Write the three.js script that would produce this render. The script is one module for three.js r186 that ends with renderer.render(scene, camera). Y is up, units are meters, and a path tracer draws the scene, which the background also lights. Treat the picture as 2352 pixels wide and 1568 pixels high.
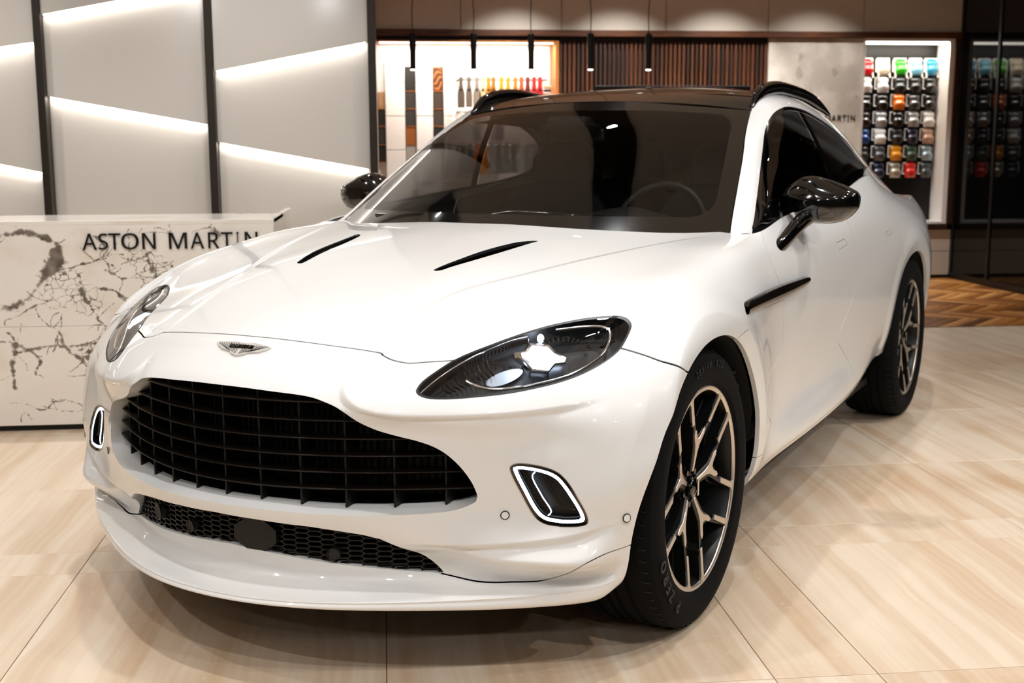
import * as THREE from 'three';
import { mergeGeometries, mergeVertices, toCreasedNormals } from 'three/addons/utils/BufferGeometryUtils.js';
import { RoundedBoxGeometry } from 'three/addons/geometries/RoundedBoxGeometry.js';
import { TextGeometry } from 'three/addons/geometries/TextGeometry.js';
import { FontLoader } from 'three/addons/loaders/FontLoader.js';
import { RectAreaLightUniformsLib } from 'three/addons/lights/RectAreaLightUniformsLib.js';

// ---------------------------------------------------------------- camera, light, exposure
RectAreaLightUniformsLib.init();
const scene = new THREE.Scene();
scene.background = new THREE.Color(0x000000);
const camera = new THREE.PerspectiveCamera(31.772, 2352 / 1568, 0.05, 100);
const D2R = Math.PI / 180;
camera.position.set(-0.0626, 1.3328, 3.7296);
camera.rotation.set(-9.138 * D2R, -5.925 * D2R, -0.2253 * D2R, 'YXZ');
camera.focus = 3.1;
camera.userData.fStop = 5;
const renderer = new THREE.WebGLRenderer({ antialias: true });
renderer.toneMapping = THREE.LinearToneMapping;
renderer.toneMappingExposure = 1.02;
renderer.shadowMap.enabled = true;
const CAR_TURN = -34.814 * D2R;
// ceiling spotlights: x, z, intensity, half angle, aim x, z, y
const SPOTS = [
  [1.2, -7.3, 20, .8, 1.2, -7.9], [2.2, -7.3, 20, .8, 2.2, -7.9], [3.2, -7.3, 20, .8, 3.2, -7.9], [4.15, -7.3, 13, .8, 4.15, -7.9], [5.2, -7.3, 10, .5],
  [1.0, -5.6, 7, .7], [4.5, -5.6, 12, .8],
  [-2.4, -2.6, 7, .8], [-.75, -2.6, 7, .8], [1.0, -2.6, 6, .85], [2.75, -2.6, 7, .85], [4.5, -2.6, 8, .85],
  [-2.4, -.5, 9, .9, -1.8, -2.6], [-.75, -.5, 8, .9], [1.0, -.5, 8, .9], [2.75, -.5, 7, .9], [4.5, -.5, 13, .8, 1.6, -1.2, .6],
  [-2.4, 1.0, 7, .9], [-.75, 1.0, 8, .9], [1.0, 1.0, 6, .9], [2.75, 1.0, 7, .9], [4.5, 1.0, 15, .8, 1.3, -.6, .6],
  [-2.4, 3.0, 11, .9, -.9, .6, .5], [-.75, 3.0, 9, .9, -.5, .8, .5], [1.0, 3.0, 8, .9, .2, .6, .5], [2.75, 3.0, 9, .9, .8, .2, .5],
  [-2.4, 5.8, 6, .7, -.7, .5, .6], [-.75, 5.8, 5, .7, -.4, .6, .6], [1.0, 5.8, 5, .7, 0, .5, .6], [2.75, 5.8, 6, .7, .7, 0, .6],
];
// ---------------------------------------------------------------- helpers
let seed = 12345;
const rnd = () => { seed = (seed * 1664525 + 1013904223) >>> 0; return seed / 4294967296; };
const taken = new Map();
function numbered(n) { const k = taken.get(n) || 0; taken.set(n, k + 1); return k ? n + '_' + String(k).padStart(3, '0') : n; }
function tag(o, label, category, group, kind) {
  o.userData.label = label; o.userData.category = category;
  if (group) o.userData.group = group;
  if (kind) o.userData.kind = kind;
  return o;
}
function mesh(name, geo, mat, parent = scene) {
  const m = new THREE.Mesh(geo, mat); m.name = parent === scene ? numbered(name) : name;
  m.castShadow = true; m.receiveShadow = true; parent.add(m); return m;
}
function struct(name, geo, mat, label, category) {
  const m = mesh(name, geo, mat); m.userData.kind = 'structure';
  if (label) tag(m, label, category || 'wall');
  return m;
}
function thing(name, label, category, group, [x, y, z] = [0, 0, 0], turn = 0) {
  const g = new THREE.Group(); g.name = numbered(name); scene.add(g); g.position.set(x, y, z); g.rotation.y = turn;
  return tag(g, label, category, group);
}
const lerp = (a, b, t) => a + (b - a) * t;
const sstep = (a, b, x) => { const t = Math.min(1, Math.max(0, (x - a) / (b - a))); return t * t * (3 - 2 * t); };
function box(x0, x1, y0, y1, z0, z1, r = 0) {
  const w = x1 - x0, h = y1 - y0, d = z1 - z0;
  const g = r > 0 ? new RoundedBoxGeometry(w, h, d, 2, Math.min(r, w / 2.01, h / 2.01, d / 2.01)) : new THREE.BoxGeometry(w, h, d);
  g.translate((x0 + x1) / 2, (y0 + y1) / 2, (z0 + z1) / 2); return g;
}
// piecewise linear y(x)
function pl(pts) { return (x) => { if (x <= pts[0][0]) return pts[0][1]; for (let i = 1; i < pts.length; i++) if (x <= pts[i][0]) return lerp(pts[i - 1][1], pts[i][1], (x - pts[i - 1][0]) / (pts[i][0] - pts[i - 1][0])); return pts[pts.length - 1][1]; }; }
// Catmull-Rom through points of any dimension
function spline(pts, n, closed = false) {
  const out = [], N = pts.length, S = closed ? N : N - 1, g = (i) => closed ? pts[((i % N) + N) % N] : pts[Math.min(N - 1, Math.max(0, i))];
  for (let s = 0; s < S; s++) for (let k = 0; k < n; k++) {
    const t = k / n, a = g(s - 1), b = g(s), c = g(s + 1), d = g(s + 2);
    out.push(b.map((_, i) => 0.5 * (2 * b[i] + (c[i] - a[i]) * t + (2 * a[i] - 5 * b[i] + 4 * c[i] - d[i]) * t * t + (3 * b[i] - a[i] - 3 * c[i] + d[i]) * t * t * t)));
  }
  if (!closed) out.push(pts[N - 1].slice());
  return out;
}
// signed distance to a closed polygon (negative inside)
function polySdf(P) {
  const n = P.length; let x0 = 1e9, x1 = -1e9, y0 = 1e9, y1 = -1e9;
  for (const p of P) { x0 = Math.min(x0, p[0]); x1 = Math.max(x1, p[0]); y0 = Math.min(y0, p[1]); y1 = Math.max(y1, p[1]); }
  return (x, y) => {
    const bx = Math.max(x0 - x, x - x1, 0), by = Math.max(y0 - y, y - y1, 0);
    if (bx > 0.05 || by > 0.05) return Math.hypot(bx, by);
    let d = 1e9, s = 1;
    for (let i = 0, j = n - 1; i < n; j = i++) {
      const ex = P[j][0] - P[i][0], ey = P[j][1] - P[i][1], wx = x - P[i][0], wy = y - P[i][1];
      const t = Math.min(1, Math.max(0, (wx * ex + wy * ey) / (ex * ex + ey * ey || 1e-12)));
      const dx = wx - ex * t, dy = wy - ey * t; d = Math.min(d, dx * dx + dy * dy);
      const c1 = y >= P[i][1], c2 = y < P[j][1], c3 = ex * wy > ey * wx;
      if ((c1 && c2 && c3) || (!c1 && !c2 && !c3)) s = -s;
    }
    return s * Math.sqrt(d);
  };
}
function lineDist(P) {
  return (x, y) => { let d = 1e9; for (let i = 1; i < P.length; i++) { const a = P[i - 1], b = P[i], ex = b[0] - a[0], ey = b[1] - a[1], wx = x - a[0], wy = y - a[1]; const t = Math.min(1, Math.max(0, (wx * ex + wy * ey) / (ex * ex + ey * ey || 1e-12))); d = Math.min(d, (wx - ex * t) ** 2 + (wy - ey * t) ** 2); } return Math.sqrt(d); };
}
// Catmull-Clark on an all-quad cage whose limit surface passes through the given points
function cageFit(V, Q, it = 12) {
  const n = V.length, nb = V.map(() => new Set()), fs = V.map(() => []), ec = new Map();
  Q.forEach((q) => { for (let k = 0; k < 4; k++) { const a = q[k], b = q[(k + 1) & 3], key = Math.min(a, b) * 100000 + Math.max(a, b); nb[a].add(b); nb[b].add(a); ec.set(key, (ec.get(key) || 0) + 1); fs[a].push(q[(k + 2) & 3]); } });
  const bn = V.map(() => []);
  for (const [key, c] of ec) if (c === 1) { const a = Math.floor(key / 100000), b = key % 100000; bn[a].push(b); bn[b].push(a); }
  const P = V.map((v) => v.slice());
  for (let s = 0; s < it; s++) {
    const L = P.map((p, i) => {
      if (bn[i].length === 2 && fs[i].length > 1) return [0, 1, 2].map((k) => (4 * p[k] + P[bn[i][0]][k] + P[bn[i][1]][k]) / 6);
      if (bn[i].length) return p;
      const m = nb[i].size; return [0, 1, 2].map((k) => { let e = 0, f = 0; nb[i].forEach((j) => { e += P[j][k]; }); fs[i].forEach((j) => { f += P[j][k]; }); return (m * m * p[k] + 4 * e + f) / (m * (m + 5)); });
    });
    for (let i = 0; i < n; i++) for (let k = 0; k < 3; k++) P[i][k] += (V[i][k] - L[i][k]) * 0.9;
  }
  return P;
}
function subdivide(V, Q) {
  const nv = V.length, out = V.map(() => [0, 0, 0]), fp = [], em = new Map(), val = new Int32Array(nv);
  const fsum = V.map(() => [0, 0, 0]), esum = V.map(() => [0, 0, 0]), fcnt = new Int32Array(nv), bsum = V.map(() => [0, 0, 0]), bcnt = new Int32Array(nv);
  Q.forEach((q, fi) => {
    const c = [0, 0, 0]; for (const i of q) for (let k = 0; k < 3; k++) c[k] += V[i][k] / 4; fp.push(c);
    for (let s = 0; s < 4; s++) { const a = q[s], b = q[(s + 1) & 3], key = a < b ? a * 4194304 + b : b * 4194304 + a; let e = em.get(key); if (!e) em.set(key, e = { a, b, f: [] }); e.f.push(fi); fcnt[a]++; for (let k = 0; k < 3; k++) fsum[a][k] += c[k]; }
  });
  const W = [], eid = new Map();
  for (const [key, e] of em) {
    const m = [0, 1, 2].map((k) => (V[e.a][k] + V[e.b][k]) / 2);
    for (const v of [e.a, e.b]) { val[v]++; for (let k = 0; k < 3; k++) esum[v][k] += m[k]; if (e.f.length === 1) { bcnt[v]++; for (let k = 0; k < 3; k++) bsum[v][k] += m[k]; } }
    eid.set(key, nv + W.length);
    W.push(e.f.length === 2 ? [0, 1, 2].map((k) => (V[e.a][k] + V[e.b][k] + fp[e.f[0]][k] + fp[e.f[1]][k]) / 4) : m);
  }
  for (let i = 0; i < nv; i++) for (let k = 0; k < 3; k++) {
    if (bcnt[i]) out[i][k] = bcnt[i] === 2 && fcnt[i] > 1 ? (V[i][k] * 2 + bsum[i][k]) / 4 : V[i][k];
    else { const n = val[i]; out[i][k] = (fsum[i][k] / n + 2 * esum[i][k] / n + (n - 3) * V[i][k]) / n; }
  }
  const f0 = nv + W.length, R = [];
  const ek = (a, b) => eid.get(a < b ? a * 4194304 + b : b * 4194304 + a);
  Q.forEach((q, fi) => { for (let s = 0; s < 4; s++) R.push([q[s], ek(q[s], q[(s + 1) & 3]), f0 + fi, ek(q[(s + 3) & 3], q[s])]); });
  return [out.concat(W, fp), R];
}
// triangle meshes: { p: flat positions, n: flat normals, t: flat indices }
function triMesh(V, Q) {
  const p = new Float64Array(V.length * 3), t = []; V.forEach((v, i) => p.set(v, i * 3));
  for (const q of Q) { if (q.length === 3) t.push(...q); else t.push(q[0], q[1], q[2], q[0], q[2], q[3]); }
  return { p, n: normals(p, t), t };
}
function normals(p, t) {
  const n = new Float64Array(p.length);
  for (let i = 0; i < t.length; i += 3) {
    const a = t[i] * 3, b = t[i + 1] * 3, c = t[i + 2] * 3;
    const ux = p[b] - p[a], uy = p[b + 1] - p[a + 1], uz = p[b + 2] - p[a + 2], vx = p[c] - p[a], vy = p[c + 1] - p[a + 1], vz = p[c + 2] - p[a + 2];
    const x = uy * vz - uz * vy, y = uz * vx - ux * vz, z = ux * vy - uy * vx;
    for (const k of [a, b, c]) { n[k] += x; n[k + 1] += y; n[k + 2] += z; }
  }
  for (let i = 0; i < n.length; i += 3) { const l = Math.hypot(n[i], n[i + 1], n[i + 2]) || 1; n[i] /= l; n[i + 1] /= l; n[i + 2] /= l; }
  return n;
}
// splits a mesh along sdf = 0: [inside (<0), outside]
function clip(M, sdf) {
  const nv = M.p.length / 3, d = new Float64Array(nv), P = Array.from(M.p), N = Array.from(M.n), cut = new Map(), I = [], O = [];
  for (let i = 0; i < nv; i++) { d[i] = sdf(M.p[i * 3], M.p[i * 3 + 1], M.p[i * 3 + 2], M.n[i * 3], M.n[i * 3 + 1], M.n[i * 3 + 2]); if (Math.abs(d[i]) < 1e-7) d[i] = 1e-7; }
  const mid = (a, b) => {
    const key = a < b ? a * 4194304 + b : b * 4194304 + a; let i = cut.get(key); if (i !== undefined) return i;
    const t = d[a] / (d[a] - d[b]); i = P.length / 3;
    for (let k = 0; k < 3; k++) P.push(M.p[a * 3 + k] * (1 - t) + M.p[b * 3 + k] * t);
    const nn = [0, 1, 2].map((k) => M.n[a * 3 + k] * (1 - t) + M.n[b * 3 + k] * t), l = Math.hypot(...nn) || 1; N.push(nn[0] / l, nn[1] / l, nn[2] / l);
    cut.set(key, i); return i;
  };
  for (let i = 0; i < M.t.length; i += 3) {
    const v = [M.t[i], M.t[i + 1], M.t[i + 2]], s = v.map((k) => d[k] < 0), c = s[0] + s[1] + s[2];
    if (c === 3) I.push(...v); else if (c === 0) O.push(...v);
    else {
      const lone = c === 1 ? s.indexOf(true) : s.indexOf(false), a = v[lone], b = v[(lone + 1) % 3], e = v[(lone + 2) % 3], ab = mid(a, b), ae = mid(a, e);
      (c === 1 ? I : O).push(a, ab, ae); (c === 1 ? O : I).push(ab, b, e, ab, e, ae);
    }
  }
  return [compact(P, N, I), compact(P, N, O)];
}
function compact(P, N, T) {
  const map = new Map(), p = [], n = [], t = T.map((i) => { let j = map.get(i); if (j === undefined) { j = map.size; map.set(i, j); p.push(P[i * 3], P[i * 3 + 1], P[i * 3 + 2]); n.push(N[i * 3], N[i * 3 + 1], N[i * 3 + 2]); } return j; });
  return { p, n, t };
}
function joinM(...Ms) { const p = [], n = [], t = []; for (const M of Ms) { const o = p.length / 3; for (const v of M.p) p.push(v); for (const v of M.n) n.push(v); for (const i of M.t) t.push(i + o); } return { p, n, t }; }
function mirrorM(M) { const p = Array.from(M.p), n = Array.from(M.n), t = []; for (let i = 0; i < p.length; i += 3) { p[i] = -p[i]; n[i] = -n[i]; } for (let i = 0; i < M.t.length; i += 3) t.push(M.t[i], M.t[i + 2], M.t[i + 1]); return { p, n, t }; }
// open boundary edges [a, b] in face order
function rim(M, skip = (x) => Math.abs(x) < 1e-4) {
  const S = new Set(), key = (a, b) => a * 4194304 + b;
  for (let i = 0; i < M.t.length; i += 3) for (let k = 0; k < 3; k++) S.add(key(M.t[i + k], M.t[i + (k + 1) % 3]));
  const E = [];
  for (let i = 0; i < M.t.length; i += 3) for (let k = 0; k < 3; k++) { const a = M.t[i + k], b = M.t[i + (k + 1) % 3]; if (!S.has(key(b, a)) && !(skip(M.p[a * 3], M.p[a * 3 + 1], M.p[a * 3 + 2]) && skip(M.p[b * 3], M.p[b * 3 + 1], M.p[b * 3 + 2]))) E.push([a, b]); }
  return E;
}
// turns the open edges inwards, so a panel gets thickness: dir(p, n) -> offset vector; steps rounds the turn
function flange(M, dir, skip, filter) {
  const p = [], n = [], t = [];
  for (const [a, b] of rim(M, skip)) {
    const A = [M.p[a * 3], M.p[a * 3 + 1], M.p[a * 3 + 2]], B = [M.p[b * 3], M.p[b * 3 + 1], M.p[b * 3 + 2]];
    if (filter && !(filter(...A) && filter(...B))) continue;
    const da = dir(A, [M.n[a * 3], M.n[a * 3 + 1], M.n[a * 3 + 2]]), db = dir(B, [M.n[b * 3], M.n[b * 3 + 1], M.n[b * 3 + 2]]);
    const e = [B[0] - A[0], B[1] - A[1], B[2] - A[2]], nn = [da[1] * e[2] - da[2] * e[1], da[2] * e[0] - da[0] * e[2], da[0] * e[1] - da[1] * e[0]], l = Math.hypot(...nn) || 1;
    const o = p.length / 3; p.push(...A, ...B, B[0] + db[0], B[1] + db[1], B[2] + db[2], A[0] + da[0], A[1] + da[1], A[2] + da[2]);
    for (let k = 0; k < 4; k++) n.push(nn[0] / l, nn[1] / l, nn[2] / l); t.push(o, o + 2, o + 1, o, o + 3, o + 2);
  }
  return { p, n, t };
}
const inward = (d) => (A, n) => [-n[0] * d, -n[1] * d, -n[2] * d];
function toGeo(M) {
  const g = new THREE.BufferGeometry();
  g.setAttribute('position', new THREE.BufferAttribute(Float32Array.from(M.p), 3));
  g.setAttribute('normal', new THREE.BufferAttribute(Float32Array.from(M.n), 3));
  g.setAttribute('uv', new THREE.BufferAttribute(Float32Array.from({ length: M.p.length / 3 * 2 }, (_, i) => i & 1 ? M.p[(i >> 1) * 3 + 1] : M.p[(i >> 1) * 3] + M.p[(i >> 1) * 3 + 2]), 2));
  g.setIndex(M.t.length > 65535 ? new THREE.BufferAttribute(Uint32Array.from(M.t), 1) : M.t); return g;
}
// grid patch from f(u, v)
function patch(nu, nv, f) {
  const V = [], Q = []; for (let j = 0; j <= nv; j++) for (let i = 0; i <= nu; i++) V.push(f(i / nu, j / nv));
  for (let j = 0; j < nv; j++) for (let i = 0; i < nu; i++) { const a = j * (nu + 1) + i; Q.push([a, a + 1, a + nu + 2, a + nu + 1]); }
  return triMesh(V, Q);
}
function flipM(M) { const t = []; for (let i = 0; i < M.t.length; i += 3) t.push(M.t[i], M.t[i + 2], M.t[i + 1]); return { p: M.p, n: Array.from(M.n, (v) => -v), t }; }
function tube(pts, r, seg = 8, closed = false, k = 4) {
  const c = new THREE.CatmullRomCurve3(pts.map((p) => new THREE.Vector3(...p)), closed); return new THREE.TubeGeometry(c, pts.length * k, r, seg, closed);
}
// sweeps a 2D section [[a, b]] along points with given side and up vectors
function sweep(path, side, up, sec, closedSec = true, caps = true) {
  const m = sec.length, V = [], Q = []; path.forEach((p, i) => { const s = typeof side === 'function' ? side(i / (path.length - 1), i) : side, u = typeof up === 'function' ? up(i / (path.length - 1), i) : up; const S = typeof sec[0] === 'function' ? sec[0](i / (path.length - 1)) : sec; for (const [a, b] of S) V.push([p[0] + s[0] * a + u[0] * b, p[1] + s[1] * a + u[1] * b, p[2] + s[2] * a + u[2] * b]); });
  const mm = V.length / path.length;
  for (let i = 0; i + 1 < path.length; i++) for (let k = 0; k < (closedSec ? mm : mm - 1); k++) { const a = i * mm + k, b = i * mm + (k + 1) % mm; Q.push([a, b, b + mm, a + mm]); }
  if (caps && closedSec) for (const [o, r] of [[0, 1], [(path.length - 1) * mm, 0]]) for (let k = 1; k + 1 < mm; k++) Q.push(r ? [o, o + k + 1, o + k] : [o, o + k, o + k + 1]);
  return triMesh(V, Q);
}
const creased = (g, a = 0.6) => toCreasedNormals(g.index ? g.toNonIndexed() : g, a);
// splits the edges that lie within thr of a curve until they are shorter than minLen (conforming)
function refine(Mh, dist, thr, minLen, passes = 5) {
  for (let s = 0; s < passes; s++) {
    const P = Array.from(Mh.p), N = Array.from(Mh.n), nv = P.length / 3, near = new Uint8Array(nv), em = new Map(), T = [];
    for (let i = 0; i < nv; i++) near[i] = dist(P[i * 3], P[i * 3 + 1], P[i * 3 + 2], N[i * 3], N[i * 3 + 1], N[i * 3 + 2]) < Math.max(thr, .04 / 2 ** s) ? 1 : 0;
    const mid = (a, b) => {
      if (!near[a] && !near[b]) return -1;
      const key = a < b ? a * 4194304 + b : b * 4194304 + a; let m = em.get(key); if (m !== undefined) return m;
      if (Math.hypot(P[a * 3] - P[b * 3], P[a * 3 + 1] - P[b * 3 + 1], P[a * 3 + 2] - P[b * 3 + 2]) < Math.max(minLen, .016 / 2 ** s)) m = -1;
      else { m = P.length / 3; for (let k = 0; k < 3; k++) P.push((P[a * 3 + k] + P[b * 3 + k]) / 2); const n = [0, 1, 2].map((k) => N[a * 3 + k] + N[b * 3 + k]), l = Math.hypot(...n) || 1; N.push(n[0] / l, n[1] / l, n[2] / l); }
      em.set(key, m); return m;
    };
    for (let i = 0; i < Mh.t.length; i += 3) {
      const v = [Mh.t[i], Mh.t[i + 1], Mh.t[i + 2]], m = [mid(v[0], v[1]), mid(v[1], v[2]), mid(v[2], v[0])], c = (m[0] >= 0) + (m[1] >= 0) + (m[2] >= 0);
      if (c === 0) T.push(...v);
      else if (c === 3) T.push(v[0], m[0], m[2], m[0], v[1], m[1], m[2], m[1], v[2], m[0], m[1], m[2]);
      else if (c === 1) { const k = m.findIndex((q) => q >= 0), a = v[k], b = v[(k + 1) % 3], d = v[(k + 2) % 3]; T.push(a, m[k], d, m[k], b, d); }
      else { const k = m.findIndex((q) => q < 0), a = v[k], b = v[(k + 1) % 3], d = v[(k + 2) % 3], mb = m[(k + 1) % 3], md = m[(k + 2) % 3]; T.push(a, b, mb, a, mb, md, mb, d, md); }
    }
    Mh = { p: P, n: N, t: T };
  }
  return Mh;
}
const FL = new FontLoader();
const FONT_SERIF = await FL.loadAsync('fonts/droid/droid_serif_regular.typeface.json');
const FONT_BOLD = await FL.loadAsync('fonts/droid/droid_sans_bold.typeface.json');
const FONT_SANS = await FL.loadAsync('fonts/droid/droid_sans_regular.typeface.json');
// ---------------------------------------------------------------- materials
const std = (color, roughness, metalness = 0, extra = {}) => new THREE.MeshStandardMaterial({ color, roughness, metalness, ...extra });
const phy = (o) => new THREE.MeshPhysicalMaterial(o);
const DS = THREE.DoubleSide;
const M = {
  paint: phy({ color: 0xe6e5e2, roughness: 0.38, clearcoat: 1, clearcoatRoughness: 0.03, side: DS }),
  gloss: phy({ color: 0x060606, roughness: 0.1, clearcoat: 1, clearcoatRoughness: 0.02, side: DS }),
  roofGlass: phy({ color: 0x0a0908, roughness: 0.12, clearcoat: 1, clearcoatRoughness: 0.02, side: DS }),
  black: std(0x0c0b0a, 0.6, 0, { side: DS }),
  grilleBar: std(0x241d17, 0.28, 0.7, { side: DS }),
  grilleVane: std(0x15120f, 0.4, 0.3, { side: DS }),
  radiator: std(0x24221f, 0.6, 0.3, { side: DS }),
  plastic: std(0x141312, 0.65, 0, { side: DS }),
  reflector: std(0x9aa3ad, 0.45, 0.3, { side: DS }),
  rubber: phy({ color: 0x060606, roughness: 0.85, specularIntensity: 0.3 }),
  rubberMark: std(0x0d0c0c, 0.6),
  satinBlack: std(0x0b0b0b, 0.38, 0.2, { side: DS }),
  machined: std(0xd2c8bd, 0.3, 0.85),
  badge: std(0xe6e1da, 0.38, 0.55),
  chrome: std(0xdedad6, 0.12, 1),
  darkChrome: std(0x3a332d, 0.18, 1),
  glass: phy({ color: 0xc4c4c4, roughness: 0.0, transmission: 1, thickness: 0, ior: 1.5, side: DS }),
  tint: phy({ color: 0x808080, roughness: 0.0, transmission: 1, thickness: 0, ior: 1.5, side: DS }),
  lens: phy({ color: 0xffffff, roughness: 0.0, transmission: 1, thickness: 0, ior: 1.45, side: DS }),
  steelGrey: std(0x4a4743, 0.6),
  leather: std(0x080808, 0.6),
  leatherGrey: std(0x121211, 0.5),
  lamp: std(0x222222, 0.4, 0, { emissive: 0xcfe2ff, emissiveIntensity: 40 }),
  drl: std(0x888888, 0.4, 0, { emissive: 0xdcecff, emissiveIntensity: 7 }),
};
// ---------------------------------------------------------------- procedural textures
function hash2(i, j, s) { let h = (i * 374761393 + j * 668265263 + s * 1442695041) | 0; h = Math.imul(h ^ (h >>> 13), 1274126177); return ((h ^ (h >>> 16)) >>> 0) / 4294967296; }
function vnoise(x, y, px, py, s) { // periodic value noise
  const i = Math.floor(x), j = Math.floor(y), f = x - i, g = y - j, u = f * f * (3 - 2 * f), v = g * g * (3 - 2 * g), m = (a, b) => ((a % b) + b) % b;
  const h = (a, b) => hash2(m(a, px), m(b, py), s);
  return lerp(lerp(h(i, j), h(i + 1, j), u), lerp(h(i, j + 1), h(i + 1, j + 1), u), v);
}
function fbm(x, y, px, py, s, o = 4) { let a = 0, w = .5, n = 0; for (let k = 0; k < o; k++) { a += w * vnoise(x, y, px, py, s + k * 17); n += w; x *= 2; y *= 2; px *= 2; py *= 2; w *= .5; } return a / n; }
function texture(w, h, f, srgb = true) {
  const d = new Uint8Array(w * h * 4); for (let j = 0; j < h; j++) for (let i = 0; i < w; i++) { const c = f(i / w, j / h, i, j), k = (j * w + i) * 4; d[k] = Math.max(0, Math.min(255, c[0])); d[k + 1] = Math.max(0, Math.min(255, c[1])); d[k + 2] = Math.max(0, Math.min(255, c[2])); d[k + 3] = 255; }
  const t = new THREE.DataTexture(d, w, h, THREE.RGBAFormat); t.wrapS = t.wrapT = THREE.RepeatWrapping; t.magFilter = THREE.LinearFilter; t.minFilter = THREE.LinearMipmapLinearFilter; t.generateMipmaps = true; if (srgb) t.colorSpace = THREE.SRGBColorSpace; t.needsUpdate = true; return t;
}
const mix3 = (a, b, t) => [lerp(a[0], b[0], t), lerp(a[1], b[1], t), lerp(a[2], b[2], t)];
const texTravertine = [1, 2].map((s) => texture(1024, 1024, (u, v) => {
  const wob = (fbm(u * 3, v * 3, 3, 3, 90 + s, 3) - .5) * .05, U = u + wob;
  const a = fbm(U * 34, v * 1.0, 34, 1, s * 7, 4), b = fbm(U * 110, v * 4, 110, 4, s * 11 + 3, 3), c = fbm(u * 5, v * 4, 5, 4, s * 13 + 5, 4), p = vnoise(u * 260, v * 200, 260, 200, s * 3 + 1), g = vnoise(u * 90, v * 60, 90, 60, s + 40);
  let t = sstep(.3, .75, a) * .55 + (b - .5) * .55 + sstep(.45, .75, c) * .4; t = Math.max(0, Math.min(1, t));
  let col = mix3([229, 211, 188], [199, 165, 130], t * .85);
  const pit = sstep(.78, .9, p) * sstep(.5, .7, g) * sstep(.35, .6, c); col = mix3(col, pit > 0 && p > .84 ? [232, 216, 196] : [176, 138, 104], pit * .6);
  return col;
}));
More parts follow.
